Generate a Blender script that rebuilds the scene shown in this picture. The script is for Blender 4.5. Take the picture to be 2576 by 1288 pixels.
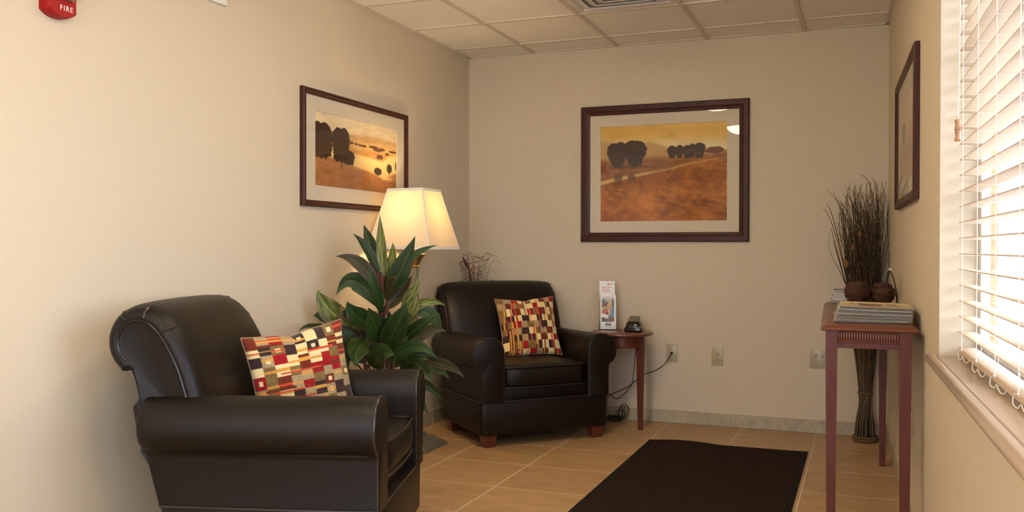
import bpy, bmesh, math, random
import numpy as np
from mathutils import Vector, Matrix

for _o in list(bpy.data.objects):
    bpy.data.objects.remove(_o)
SC = bpy.context.scene
COL = SC.collection
PI = math.pi
rnd = random.Random(7)

EXPOSURE = 0.95
SKY = 4.5
BOWL = 28.0
LAMPC = (1.0, 0.77, 0.49, 1)
LAMPW = 5.4
WALLC = (0.655, 0.568, 0.425, 1)
FLOORC = (0.44, 0.28, 0.14, 1)
LEATHERC = (0.0068, 0.0043, 0.0027, 1)

# ------------------------------------------------------------------ camera
CAM_POS = (2.7028, -6.0300, 1.1731)
cam_data = bpy.data.cameras.new('camera')
cam_data.sensor_width = 36.0
cam_data.lens = 2268.6 / 2576 * 36.0
cam_data.clip_start = 0.02
cam = bpy.data.objects.new('camera', cam_data)
COL.objects.link(cam)
_r = Vector((0.93096, 0.36511, 0.00152)); _u = Vector((-0.00461, 0.00761, 0.99996)); _f = Vector((-0.36509, 0.93093, -0.00876))
cam.matrix_world = Matrix(((_r.x, _u.x, -_f.x, CAM_POS[0]), (_r.y, _u.y, -_f.y, CAM_POS[1]), (_r.z, _u.z, -_f.z, CAM_POS[2]), (0, 0, 0, 1)))
SC.camera = cam

# ------------------------------------------------------------------ exposure, sky
SC.view_settings.view_transform = 'Standard'
SC.view_settings.look = 'None'
SC.view_settings.gamma = 1.0
SC.view_settings.use_curve_mapping = False
SC.view_settings.exposure = EXPOSURE
world = bpy.data.worlds.new('overcast_sky')
SC.world = world
world.use_nodes = True
_bg = world.node_tree.nodes['Background']
_bg.inputs['Color'].default_value = (0.79, 0.92, 1.12, 1)
_bg.inputs['Strength'].default_value = SKY

# ------------------------------------------------------------------ room frame
H = 2.5548
W0 = 2.831
KW = 0.033                          # the window wall runs a touch out of square
AL = math.atan(KW)
RZ_RIGHT = -PI / 2 + AL             # local x along the window wall towards the camera, local y outdoors
def RW(u, w, z):
    return (W0 + u * math.sin(AL) + w * math.cos(AL), -u * math.cos(AL) + w * math.sin(AL), z)
WIN_U0, WIN_U1, WIN_Z0, WIN_Z1 = 2.83, 4.75, 0.80, 2.25
BACK_Y = -8.3
FILL_DOOR_X0, FILL_DOOR_X1, FILL_DOOR_Z = 1.0, 2.8, 2.25     # glazed entrance added unseen behind the camera for fill light

# portals help the renderer find daylight through the window and the added one
for uu0, uu1 in ((WIN_U0, WIN_U1), (5.25, 7.05)):
    pd = bpy.data.lights.new('window_portal', 'AREA')
    pd.shape = 'RECTANGLE'; pd.size = uu1 - uu0; pd.size_y = WIN_Z1 - WIN_Z0
    pd.cycles.is_portal = True
    po = bpy.data.objects.new('window_portal', pd)
    COL.objects.link(po)
    po.location = RW((uu0 + uu1) / 2, 0.30, (WIN_Z0 + WIN_Z1) / 2)
    # area lights shine along local -Z: aim into the room
    po.rotation_euler = Vector((-math.cos(AL), -math.sin(AL), 0)).to_track_quat('-Z', 'Y').to_euler()

pd = bpy.data.lights.new('fill_door_portal', 'AREA')
pd.shape = 'RECTANGLE'; pd.size = FILL_DOOR_X1 - FILL_DOOR_X0; pd.size_y = FILL_DOOR_Z
pd.cycles.is_portal = True
po = bpy.data.objects.new('fill_door_portal', pd)
COL.objects.link(po)
po.location = ((FILL_DOOR_X0 + FILL_DOOR_X1) / 2, BACK_Y - 0.2, FILL_DOOR_Z / 2)
po.rotation_euler = (PI / 2, 0, PI)

# ------------------------------------------------------------------ materials
def lin(c):
    c = c / 255.0
    return c / 12.92 if c <= 0.04045 else ((c + 0.055) / 1.055) ** 2.4
def rgb(r, g, b):
    return (lin(r), lin(g), lin(b), 1.0)
def nodes_of(name):
    m = bpy.data.materials.new(name); m.use_nodes = True
    nt = m.node_tree
    return m, nt, nt.nodes, nt.links, nt.nodes['Principled BSDF']
def mat(name, col, rough=0.5, metal=0.0, bump=0.0, bscale=100.0, var=0.0, vscale=8.0, spec=0.5, coat=0.0, objvar=0.0, stretch=(1, 1, 1), detail=3.0):
    m, nt, N, L, p = nodes_of(name)
    p.inputs['Roughness'].default_value = rough
    p.inputs['Metallic'].default_value = metal
    p.inputs['Specular IOR Level'].default_value = spec
    p.inputs['Coat Weight'].default_value = coat
    p.inputs['Coat Roughness'].default_value = 0.15
    p.inputs['Base Color'].default_value = col
    tc = N.new('ShaderNodeTexCoord'); mp = N.new('ShaderNodeMapping')
    mp.inputs['Scale'].default_value = stretch
    L.new(tc.outputs['Object'], mp.inputs['Vector'])
    if var > 0 or objvar > 0:
        hsv = N.new('ShaderNodeHueSaturation'); hsv.inputs['Color'].default_value = col
        val = None
        if var > 0:
            nz = N.new('ShaderNodeTexNoise'); nz.inputs['Scale'].default_value = vscale; nz.inputs['Detail'].default_value = 5
            L.new(mp.outputs[0], nz.inputs['Vector'])
            mr = N.new('ShaderNodeMapRange'); mr.inputs[1].default_value = 0.3; mr.inputs[2].default_value = 0.7
            mr.inputs[3].default_value = 1 - var; mr.inputs[4].default_value = 1 + var
            L.new(nz.outputs['Fac'], mr.inputs[0]); val = mr.outputs[0]
        if objvar > 0:
            oi = N.new('ShaderNodeObjectInfo')
            m2 = N.new('ShaderNodeMapRange'); m2.inputs[3].default_value = 1 - objvar; m2.inputs[4].default_value = 1 + objvar
            L.new(oi.outputs['Random'], m2.inputs[0])
            if val is None: val = m2.outputs[0]
            else:
                mu = N.new('ShaderNodeMath'); mu.operation = 'MULTIPLY'
                L.new(val, mu.inputs[0]); L.new(m2.outputs[0], mu.inputs[1]); val = mu.outputs[0]
        L.new(val, hsv.inputs['Value']); L.new(hsv.outputs[0], p.inputs['Base Color'])
    if bump > 0:
        nb = N.new('ShaderNodeTexNoise'); nb.inputs['Scale'].default_value = bscale; nb.inputs['Detail'].default_value = detail
        L.new(mp.outputs[0], nb.inputs['Vector'])
        bp = N.new('ShaderNodeBump'); bp.inputs['Strength'].default_value = bump; bp.inputs['Distance'].default_value = 0.004
        L.new(nb.outputs['Fac'], bp.inputs['Height']); L.new(bp.outputs[0], p.inputs['Normal'])
    return m
def attr_mat(name, rough=0.6, bump=0.0, bscale=300.0, coat=0.0, sheen=0.0, spec=0.5, trans=0.0):
    m, nt, N, L, p = nodes_of(name)
    a = N.new('ShaderNodeAttribute'); a.attribute_name = 'Col'
    L.new(a.outputs['Color'], p.inputs['Base Color'])
    p.inputs['Roughness'].default_value = rough; p.inputs['Coat Weight'].default_value = coat
    p.inputs['Sheen Weight'].default_value = sheen; p.inputs['Specular IOR Level'].default_value = spec
    if bump > 0:
        tc = N.new('ShaderNodeTexCoord'); nb = N.new('ShaderNodeTexNoise'); nb.inputs['Scale'].default_value = bscale
        L.new(tc.outputs['Object'], nb.inputs['Vector'])
        bp = N.new('ShaderNodeBump'); bp.inputs['Strength'].default_value = bump; bp.inputs['Distance'].default_value = 0.003
        L.new(nb.outputs['Fac'], bp.inputs['Height']); L.new(bp.outputs[0], p.inputs['Normal'])
    if trans > 0:
        tr = N.new('ShaderNodeBsdfTranslucent'); mx = N.new('ShaderNodeMixShader'); mx.inputs[0].default_value = trans
        L.new(a.outputs['Color'], tr.inputs['Color'])
        L.new(p.outputs[0], mx.inputs[1]); L.new(tr.outputs[0], mx.inputs[2])
        L.new(mx.outputs[0], N['Material Output'].inputs['Surface'])
    return m
def glass_mat(name, tint=(1, 1, 1, 1), boost=1.0, rough=0.0):
    # thin clear sheet: Fresnel mix of a straight-through and a mirror term
    m = bpy.data.materials.new(name); m.use_nodes = True
    nt = m.node_tree; N = nt.nodes; L = nt.links; N.clear()
    out = N.new('ShaderNodeOutputMaterial'); mx = N.new('ShaderNodeMixShader')
    t = N.new('ShaderNodeBsdfTransparent'); t.inputs['Color'].default_value = tint
    g = N.new('ShaderNodeBsdfGlossy'); g.inputs['Roughness'].default_value = rough
    fr = N.new('ShaderNodeFresnel'); fr.inputs['IOR'].default_value = 1.45
    mu = N.new('ShaderNodeMath'); mu.operation = 'MULTIPLY'; mu.inputs[1].default_value = boost; mu.use_clamp = True
    # only the face turned to the viewer mirrors; the inner face of the thin sheet just passes light
    ge = N.new('ShaderNodeNewGeometry'); iv = N.new('ShaderNodeMath'); iv.operation = 'SUBTRACT'; iv.inputs[0].default_value = 1.0
    L.new(ge.outputs['Backfacing'], iv.inputs[1])
    m2 = N.new('ShaderNodeMath'); m2.operation = 'MULTIPLY'
    L.new(fr.outputs[0], mu.inputs[0]); L.new(mu.outputs[0], m2.inputs[0]); L.new(iv.outputs[0], m2.inputs[1]); L.new(m2.outputs[0], mx.inputs[0])
    L.new(t.outputs[0], mx.inputs[1]); L.new(g.outputs[0], mx.inputs[2]); L.new(mx.outputs[0], out.inputs['Surface'])
    return m
def translucent_mat(name, col, trans=0.5, rough=0.8):
    m, nt, N, L, p = nodes_of(name)
    p.inputs['Base Color'].default_value = col; p.inputs['Roughness'].default_value = rough
    tr = N.new('ShaderNodeBsdfTranslucent'); tr.inputs['Color'].default_value = col
    mx = N.new('ShaderNodeMixShader'); mx.inputs[0].default_value = trans
    L.new(p.outputs[0], mx.inputs[1]); L.new(tr.outputs[0], mx.inputs[2])
    L.new(mx.outputs[0], N['Material Output'].inputs['Surface'])
    return m
def emit_mat(name, col, strength):
    m, nt, N, L, p = nodes_of(name)
    p.inputs['Base Color'].default_value = (0.8, 0.78, 0.72, 1)
    p.inputs['Emission Color'].default_value = col; p.inputs['Emission Strength'].default_value = strength
    return m

M = {}
M['wall'] = mat('warm_tan_wall_paint', WALLC, 0.55, bump=0.25, bscale=160, spec=0.35)
M['ceiling_tile'] = mat('mineral_ceiling_tile', (0.90, 0.87, 0.80, 1), 0.9, bump=0.25, bscale=260, var=0.03, vscale=120)
M['grid'] = mat('painted_ceiling_grid', (0.66, 0.60, 0.50, 1), 0.45)
M['floor_tile'] = mat('beige_ceramic_tile', FLOORC, 0.40, bump=0.05, bscale=60, var=0.14, vscale=5.5, objvar=0.05, stretch=(1, 2.2, 1))
M['grout'] = mat('pale_grout', (0.64, 0.53, 0.40, 1), 0.9)
M['base_tile'] = mat('grey_beige_base_tile', (0.43, 0.375, 0.265, 1), 0.45, var=0.14, vscale=22, objvar=0.04)
M['cherry'] = mat('cherry_stained_wood', (0.108, 0.023, 0.011, 1), 0.40, var=0.2, vscale=14, stretch=(6, 6, 1), spec=0.32)
M['cherry_flat'] = mat('cherry_wood_top', (0.15, 0.042, 0.020, 1), 0.32, var=0.15, vscale=12, stretch=(1, 8, 8), coat=0.1)
M['cherry_gloss'] = mat('polished_cherry_reeds', (0.15, 0.034, 0.014, 1), 0.20, spec=0.6, coat=0.4)
M['frame'] = mat('mahogany_frame_wood', (0.052, 0.0125, 0.007, 1), 0.45, var=0.25, vscale=18, stretch=(1, 1, 1), spec=0.3)
M['leather'] = mat('dark_brown_leather', LEATHERC, 0.42, bump=0.16, bscale=420, var=0.10, vscale=5, spec=0.30, detail=2)
M['piping'] = mat('dark_leather_piping', (0.016, 0.010, 0.007, 1), 0.34, spec=0.6)
M['foot'] = mat('red_brown_foot_wood', (0.11, 0.024, 0.012, 1), 0.35, var=0.2, vscale=20, coat=0.2)
M['sill'] = mat('cream_marble_sill', (0.54, 0.42, 0.32, 1), 0.18, var=0.03, vscale=6, coat=0.2)
M['vinyl'] = mat('white_window_vinyl', (0.80, 0.80, 0.80, 1), 0.35)
M['brick'] = mat('tan_exterior_brick', (0.50, 0.24, 0.11, 1), 0.8, var=0.15, vscale=30)
M['glass'] = glass_mat('clear_window_glass')
M['picture_glass'] = glass_mat('picture_glass', boost=1.0)
M['acrylic'] = glass_mat('clear_acrylic', (0.95, 0.96, 0.95, 1), boost=1.5)
M['slat'] = translucent_mat('cream_blind_slat', (0.72, 0.575, 0.42, 1), 0.14, 0.5)
M['cordw'] = mat('white_blind_cord', (0.82, 0.80, 0.74, 1), 0.8)
M['tassel'] = mat('light_wood_tassel', (0.42, 0.23, 0.12, 1), 0.35)
M['plate'] = mat('almond_plastic_plate', (0.46, 0.40, 0.26, 1), 0.30)
M['recept'] = mat('almond_plastic_receptacle', (0.42, 0.36, 0.23, 1), 0.32)
M['slot'] = mat('dark_slot', (0.03, 0.025, 0.02, 1), 0.6)
M['black'] = mat('glossy_black_plastic', (0.008, 0.008, 0.008, 1), 0.12)
M['grey_cap'] = mat('grey_brown_plastic', (0.10, 0.085, 0.06, 1), 0.35)
M['cable'] = mat('black_rubber_cable', (0.012, 0.011, 0.010, 1), 0.45)
M['mat_board'] = mat('cream_mat_board', (0.66, 0.58, 0.44, 1), 0.8)
M['backing'] = mat('brown_backing_board', (0.12, 0.09, 0.06, 1), 0.9)
M['pewter'] = mat('pewter_lamp_metal', (0.20, 0.19, 0.15, 1), 0.42, metal=0.35)
M['brass'] = mat('brass_lamp_cup', (0.55, 0.38, 0.13, 1), 0.25, metal=0.9)
M['shade'] = translucent_mat('cream_lampshade_fabric', (0.78, 0.70, 0.55, 1), 0.34)
M['shade_trim'] = translucent_mat('white_shade_trim', (0.86, 0.83, 0.78, 1), 0.12)
M['stem'] = mat('red_brown_plant_stem', (0.10, 0.030, 0.018, 1), 0.5)
M['leaf'] = attr_mat('cordyline_leaf', 0.45, bump=0.1, bscale=60, trans=0.10, spec=0.3)
M['pot'] = mat('dark_brown_plant_pot', (0.06, 0.04, 0.028, 1), 0.5)
M['soil'] = mat('dark_soil', (0.03, 0.02, 0.013, 1), 0.95, bump=0.8, bscale=60)
M['twig'] = mat('dark_willow_twig', (0.060, 0.038, 0.018, 1), 0.7, var=0.5, vscale=25)
M['twig_thick'] = mat('olive_brown_stalk', (0.085, 0.055, 0.022, 1), 0.6, var=0.5, vscale=30, stretch=(3, 3, 0.4))
M['rope'] = mat('woven_straw_tie', (0.13, 0.08, 0.028, 1), 0.8, bump=0.5, bscale=150)
M['vine'] = mat('red_brown_vine', (0.080, 0.032, 0.016, 1), 0.65, var=0.6, vscale=45)
M['dryleaf'] = mat('dry_orange_leaf', (0.32, 0.15, 0.05, 1), 0.7)
M['pod'] = mat('brown_seed_pod', (0.06, 0.022, 0.010, 1), 0.5)
M['rug'] = mat('dark_brown_rib_carpet', (0.027, 0.0155, 0.0095, 1), 0.95, bump=0.6, bscale=350, var=0.25, vscale=150, spec=0.15)
M['rug_edge'] = mat('black_rubber_edge', (0.008, 0.007, 0.007, 1), 0.9, spec=0.2)
M['newsprint'] = mat('grey_newsprint', (0.46, 0.44, 0.40, 1), 0.85, objvar=0.30, var=0.15, vscale=120, stretch=(1, 1, 60))
M['print'] = attr_mat('matte_print', 0.8)
M['gloss_print'] = attr_mat('glossy_print', 0.35, coat=0.1)
M['paint_print'] = attr_mat('art_print', 0.7)
M['fabric'] = attr_mat('woven_patchwork_fabric', 0.9, bump=0.35, bscale=500, sheen=0.15, spec=0.2)
M['seam'] = mat('tan_fabric_seam', (0.30, 0.20, 0.10, 1), 0.9)
M['red'] = mat('fire_red_plastic', (0.34, 0.007, 0.007, 1), 0.5, spec=0.25)
M['white'] = mat('white_plastic', (0.80, 0.79, 0.75, 1), 0.4)
M['paper'] = mat('white_paper', (0.80, 0.79, 0.76, 1), 0.6)
M['chrome'] = mat('bright_reflector', (0.8, 0.8, 0.8, 1), 0.12, metal=1.0)
M['vent'] = mat('white_vent_metal', (0.72, 0.70, 0.66, 1), 0.35)
M['bowl'] = emit_mat('lit_alabaster_bowl', LAMPC, BOWL)
M['facade'] = mat('white_siding', (0.74, 0.76, 0.80, 1), 0.7)
M['facade_glass'] = mat('bluish_window_panel', (0.30, 0.36, 0.46, 1), 0.2)
M['concrete'] = mat('pale_concrete', (0.55, 0.54, 0.52, 1), 0.9, var=0.08, vscale=2)
M['bulb'] = emit_mat('lit_bulb', (1, 0.80, 0.45, 1), 6.0)

# ------------------------------------------------------------------ object helpers
def tag(o, label=None, cat=None, group=None, kind=None):
    if label: o['label'] = label
    if cat: o['category'] = cat
    if group: o['group'] = group
    if kind: o['kind'] = kind
    return o
def thing(name, label, cat, loc=(0, 0, 0), rotz=0.0, group=None):
    o = bpy.data.objects.new(name, None); COL.objects.link(o)
    o.empty_display_size = 0.1
    o.location = loc; o.rotation_euler = (0, 0, rotz)
    return tag(o, label, cat, group)
def link_mesh(name, me, m, parent=None, loc=None, rot=None):
    o = bpy.data.objects.new(name, me); COL.objects.link(o)
    if m is not None and not me.materials: me.materials.append(m)
    if parent is not None: o.parent = parent
    if loc is not None: o.location = loc
    if rot is not None: o.rotation_euler = rot
    return o
def dup(root, loc=None, rotz=None):
    r = root.copy(); COL.objects.link(r)
    if loc is not None: r.location = loc
    if rotz is not None: r.rotation_euler = (0, 0, rotz)
    for ch in list(root.children):
        c = ch.copy(); COL.objects.link(c); c.parent = r
        for g in list(ch.children):
            d = g.copy(); COL.objects.link(d); d.parent = c
    return r

class MB:
    """collects pieces of ONE mesh"""
    def __init__(s): s.v = []; s.f = []; s.c = []
    def add(s, vs, fs):
        o = len(s.v); s.v += [tuple(p) for p in vs]; s.f += [tuple(i + o for i in f) for f in fs]; return s
    def box(s, x0, x1, y0, y1, z0, z1):
        return s.hexa([(x0, y0), (x1, y0), (x1, y1), (x0, y1)], z0, [(x0, y0), (x1, y0), (x1, y1), (x0, y1)], z1)
    def hexa(s, bot, z0, top, z1):
        vs = [(p[0], p[1], z0) for p in bot] + [(p[0], p[1], z1) for p in top]
        return s.add(vs, [(3, 2, 1, 0), (4, 5, 6, 7), (0, 1, 5, 4), (1, 2, 6, 5), (2, 3, 7, 6), (3, 0, 4, 7)])
    def rbox(s, x0, x1, y0, y1, z0, z1, r=0.01, seg=3):
        bm = bmesh.new(); bmesh.ops.create_cube(bm, size=1)
        for v in bm.verts:
            v.co = Vector(((x0 + x1) / 2 + v.co.x * (x1 - x0), (y0 + y1) / 2 + v.co.y * (y1 - y0), (z0 + z1) / 2 + v.co.z * (z1 - z0)))
        bmesh.ops.bevel(bm, geom=list(bm.edges), offset=r, segments=seg, profile=0.5, affect='EDGES')
        return s.bm(bm)
    def bm(s, bm):
        bm.verts.ensure_lookup_table(); bm.verts.index_update()
        s.add([v.co[:] for v in bm.verts], [[v.index for v in f.verts] for f in bm.faces]); bm.free(); return s
    def loft(s, secs, closed=True, cap=True):
        n = len(secs[0]); vs = [p for q in secs for p in q]; fs = []
        for a in range(len(secs) - 1):
            for i in range(n if closed else n - 1):
                j = (i + 1) % n
                fs.append((a * n + i, a * n + j, (a + 1) * n + j, (a + 1) * n + i))
        if cap and closed:
            fs.append(tuple(reversed(range(n)))); fs.append(tuple((len(secs) - 1) * n + i for i in range(n)))
        return s.add(vs, fs)
    def tube(s, pts, r, n=6, closed=False, cap=True):
        pts = [Vector(p) for p in pts]; m = len(pts); secs = []
        up = None
        for i, p in enumerate(pts):
            if closed: t = pts[(i + 1) % m] - pts[i - 1]
            else: t = pts[min(i + 1, m - 1)] - pts[max(i - 1, 0)]
            if t.length < 1e-9: t = Vector((0, 0, 1))
            t.normalize()
            if up is None:
                up = Vector((0, 0, 1)) if abs(t.z) < 0.9 else Vector((1, 0, 0))
            a = up - t * up.dot(t)
            if a.length < 1e-6: a = t.orthogonal()
            a.normalize(); b = t.cross(a); up = a
            rr = r[i] if isinstance(r, (list, tuple)) else r
            secs.append([p + (a * math.cos(2 * PI * k / n) + b * math.sin(2 * PI * k / n)) * rr for k in range(n)])
        if closed: secs.append(secs[0])
        return s.loft(secs, True, cap and not closed)
    def lathe(s, prof, n=24, cx=0, cy=0, cap=True):
        return s.loft([[(cx + r * math.cos(2 * PI * k / n), cy + r * math.sin(2 * PI * k / n), z) for k in range(n)] for r, z in prof], True, cap)
    def build(s, name, m, parent=None, loc=None, rot=None, smooth=40, bevel=0.0, kind=None, label=None):
        me = bpy.data.meshes.new(name); me.from_pydata(s.v, [], s.f); me.validate(); me.update()
        bm = bmesh.new(); bm.from_mesh(me); bmesh.ops.recalc_face_normals(bm, faces=bm.faces)
        if bevel > 0:
            es = [e for e in bm.edges if len(e.link_faces) == 2 and e.calc_face_angle(0) > 0.6]
            bmesh.ops.bevel(bm, geom=es, offset=bevel, segments=2, profile=0.5, affect='EDGES', clamp_overlap=True)
        bm.to_mesh(me); bm.free()
        if smooth:
            for p in me.polygons: p.use_smooth = True
            me.set_sharp_from_angle(angle=math.radians(smooth))
        o = link_mesh(name, me, m, parent, loc, rot)
        if kind: o['kind'] = kind
        if label: o['label'] = label
        return o
def bez(p0, p1, p2, n):
    p0, p1, p2 = Vector(p0), Vector(p1), Vector(p2)
    return [p0 * (1 - t) ** 2 + p1 * 2 * t * (1 - t) + p2 * t * t for t in [i / n for i in range(n + 1)]]
def spline(pts, n=6, closed=False):
    P = [Vector(p) for p in pts]; m = len(P); out = []
    rng = range(m if closed else m - 1)
    for i in rng:
        if closed: a, b, c, d = P[i - 1], P[i], P[(i + 1) % m], P[(i + 2) % m]
        else: a, b, c, d = P[max(i - 1, 0)], P[i], P[i + 1], P[min(i + 2, m - 1)]
        for k in range(n):
            t = k / n
            out.append(0.5 * ((2 * b) + (c - a) * t + (2 * a - 5 * b + 4 * c - d) * t * t + (3 * b - a - 3 * c + d) * t ** 3))
    if not closed: out.append(P[-1])
    return out

# colour painted per vertex for flat prints and cloth
def S2L(a):
    a = np.clip(np.asarray(a, float) / 255.0, 0, 1)
    return np.where(a <= 0.04045, a / 12.92, ((a + 0.055) / 1.055) ** 2.4)
def set_col(me, arr):
    at = me.color_attributes.new('Col', 'FLOAT_COLOR', 'POINT')
    full = np.ones((len(me.vertices), 4), np.float32); full[:, :3] = S2L(arr)
    at.data.foreach_set('color', full.ravel())
def vnoise(x, y, seed=0):
    xi = np.floor(x).astype(int); yi = np.floor(y).astype(int); xf = x - xi; yf = y - yi
    xf = xf * xf * (3 - 2 * xf); yf = yf * yf * (3 - 2 * yf)
    def h(a, b):
        n = np.sin(a * 127.1 + b * 311.7 + seed * 74.7) * 43758.5453
        return n - np.floor(n)
    return (h(xi, yi) * (1 - xf) + h(xi + 1, yi) * xf) * (1 - yf) + (h(xi, yi + 1) * (1 - xf) + h(xi + 1, yi + 1) * xf) * yf
def fbm(x, y, seed=0, o=4):
    s = 0; a = 0.5
    for i in range(o): s = s + a * vnoise(x * 2 ** i, y * 2 ** i, seed + i); a /= 2
    return s
def panel(name, w, h, func, nx, ny, m, parent, loc=(0, 0, 0), rot=None, lying=False, label=None):
    """flat printed sheet, local x to the right, z up, facing -y (or lying face up)"""
    u = np.linspace(0, 1, nx + 1); v = np.linspace(0, 1, ny + 1); U, V = np.meshgrid(u, v)
    X = (U - 0.5) * w; Z = (0.5 - V) * h
    if lying: vs = np.stack([X, Z, 0 * X], -1).reshape(-1, 3)
    else: vs = np.stack([X, 0 * X, Z], -1).reshape(-1, 3)
    fs = []
    for j in range(ny):
        for i in range(nx):
            a = j * (nx + 1) + i; fs.append((a, a + nx + 1, a + nx + 2, a + 1))
    me = bpy.data.meshes.new(name); me.from_pydata(vs.tolist(), [], fs)
    set_col(me, func(U.ravel(), V.ravel()))
    o = link_mesh(name, me, m, parent, loc, rot)
    if label: o['label'] = label
    return o
def put(c, mask, col):
    mask = np.clip(mask, 0, 1)[:, None]
    return c * (1 - mask) + np.array(col, float)[None] * mask

# ================================================================== THE ROOM
fl = MB().hexa([(-0.15, 0.15), (-0.15, BACK_Y - 0.15), (3.4, BACK_Y - 0.15), (3.1, 0.15)], -0.06, [(-0.15, 0.15), (-0.15, BACK_Y - 0.15), (3.4, BACK_Y - 0.15), (3.1, 0.15)], -0.0012).build('floor', M['grout'], smooth=0)
tag(fl, kind='structure')
FT = 0.4697; G2 = 0.0029
xl = [0.0] + [0.0692 + i * FT for i in range(7)] + [3.4]
yl = [0.0] + [-0.5285 - j * FT for j in range(20)]
tile_mesh = None
for j in range(len(yl) - 1):
    for i in range(len(xl) - 1):
        x0, x1 = xl[i] + G2, xl[i + 1] - G2; y0, y1 = yl[j] - G2, yl[j + 1] + G2
        if y1 < BACK_Y: continue
        wa, wb = W0 - KW * y0 - 0.003, W0 - KW * y1 - 0.003
        if x0 > min(wa, wb) - 0.02: continue
        full = (1 <= i <= 5 and j >= 1)
        if full and tile_mesh:
            link_mesh('tile', tile_mesh, None, fl, ((x0 + x1) / 2, (y0 + y1) / 2, 0)); continue
        cx, cy = (x0 + x1) / 2, (y0 + y1) / 2
        p = [(x0 - cx, y0 - cy), (x0 - cx, y1 - cy), (min(x1, wb) - cx, y1 - cy), (min(x1, wa) - cx, y0 - cy)]
        q = [(a * 0.995, b * 0.995) for a, b in p]
        o = MB().hexa(p, -0.012, q, 0.0).build('tile', M['floor_tile'], fl, (cx, cy, 0), smooth=0)
        if full: tile_mesh = o.data

# ceiling: deck, grid bars, lay-in tiles
ce = MB().box(-0.15, 3.4, BACK_Y - 0.15, 0.15, H + 0.03, H + 0.10).build('ceiling', M['ceiling_tile'], smooth=0)
tag(ce, kind='structure')
CT = 0.6096; LBC = -BACK_Y
cxl = [0.0] + [0.5044 + i * CT for i in range(5)]
cyl = [0.0] + [-0.3025 - j * CT for j in range(16)]
ctile = None
for j in range(len(cyl) - 1):
    for i in range(len(cxl)):
        if i == 2 and j == 2: continue                       # the air vent sits here
        x0 = cxl[i] + 0.003; x1 = (cxl[i + 1] if i + 1 < len(cxl) else 3.6) - 0.003
        y0 = cyl[j] - 0.003; y1 = max(cyl[j + 1], BACK_Y) + 0.003
        wa, wb = W0 - KW * y0 - 0.003, W0 - KW * y1 - 0.003
        if x0 > wa - 0.02 or y1 > y0 - 0.02: continue
        full = (1 <= i <= 3 and j >= 1 and y1 > BACK_Y + 0.1)
        cx, cy = (x0 + x1) / 2, (y0 + y1) / 2
        if full and ctile: link_mesh('ceiling_tile', ctile, None, ce, (cx, cy, H)); continue
        p = [(x0 - cx, y0 - cy), (x0 - cx, y1 - cy), (min(x1, wb) - cx, y1 - cy), (min(x1, wa) - cx, y0 - cy)]
        o = MB().hexa(p, 0.006, p, 0.022).build('ceiling_tile', M['ceiling_tile'], ce, (cx, cy, H), smooth=0)
        if full: ctile = o.data
for x in cxl[1:]:
    y0 = 0 if x < W0 else -(x - W0) / KW
    MB().box(x - 0.012, x + 0.012, BACK_Y, y0, H - 0.003, H + 0.006).build('grid_bar', M['grid'], ce, smooth=0)
for y in cyl[1:]:
    if y > BACK_Y: MB().box(0, W0 - KW * y, y - 0.012, y + 0.012, H - 0.0025, H + 0.0055).build('grid_bar', M['grid'], ce, smooth=0)
MB().box(0, W0, -0.022, 0, H - 0.001, H + 0.006).build('wall_angle', M['grid'], ce, smooth=0)
MB().box(0, 0.022, BACK_Y, 0, H - 0.001, H + 0.006).build('wall_angle', M['grid'], ce, smooth=0)
MB().box(0, LBC, -0.022, 0, H - 0.001, H + 0.006).build('wall_angle', M['grid'], ce, (W0, 0, 0), (0, 0, RZ_RIGHT), smooth=0)

# walls
tag(MB().box(-0.15, 0, BACK_Y, 0.15, -0.06, H + 0.1).build('wall_left', M['wall'], smooth=0), kind='structure')
tag(MB().box(0, 3.1, 0, 0.15, -0.06, H + 0.1).build('wall_back', M['wall'], smooth=0), kind='structure')
wf = MB()
for (a, b, c, d) in ((-0.15, FILL_DOOR_X0, -0.06, H + 0.1), (FILL_DOOR_X1, 3.4, -0.06, H + 0.1), (FILL_DOOR_X0, FILL_DOOR_X1, FILL_DOOR_Z, H + 0.1)): wf.box(a, b, BACK_Y - 0.15, BACK_Y, c, d)
tag(wf.build('wall_front', M['wall'], smooth=0), kind='structure')
df = MB(); dm = (FILL_DOOR_X0 + FILL_DOOR_X1) / 2
for (a, b, c, d) in ((FILL_DOOR_X0, FILL_DOOR_X0 + 0.07, 0.0, FILL_DOOR_Z), (FILL_DOOR_X1 - 0.07, FILL_DOOR_X1, 0.0, FILL_DOOR_Z), (dm - 0.06, dm + 0.06, 0.0, FILL_DOOR_Z), (FILL_DOOR_X0 + 0.07, dm - 0.06, FILL_DOOR_Z - 0.08, FILL_DOOR_Z), (dm + 0.06, FILL_DOOR_X1 - 0.07, FILL_DOOR_Z - 0.08, FILL_DOOR_Z),
                     (FILL_DOOR_X0 + 0.07, dm - 0.06, 0.0, 0.18), (dm + 0.06, FILL_DOOR_X1 - 0.07, 0.0, 0.18)): df.box(a, b, BACK_Y - 0.09, BACK_Y - 0.04, c, d)
dr1 = tag(df.build('fill_door_1', M['vinyl'], smooth=0), kind='structure')  # unseen double door, added so daylight fills the room from behind
for a, b in ((FILL_DOOR_X0 + 0.07, dm - 0.06), (dm + 0.06, FILL_DOOR_X1 - 0.07)):
    MB().box(a, b, BACK_Y - 0.068, BACK_Y - 0.062, 0.18, FILL_DOOR_Z - 0.08).build('pane', M['glass'], dr1, smooth=0)
for x in (dm - 0.03, dm + 0.03):
    MB().tube([(x, BACK_Y - 0.04, 0.95), (x, BACK_Y + 0.02, 0.95), (x, BACK_Y + 0.02, 1.25), (x, BACK_Y - 0.04, 1.25)], 0.01, 8).build('door_handle', M['chrome'], dr1)
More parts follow.
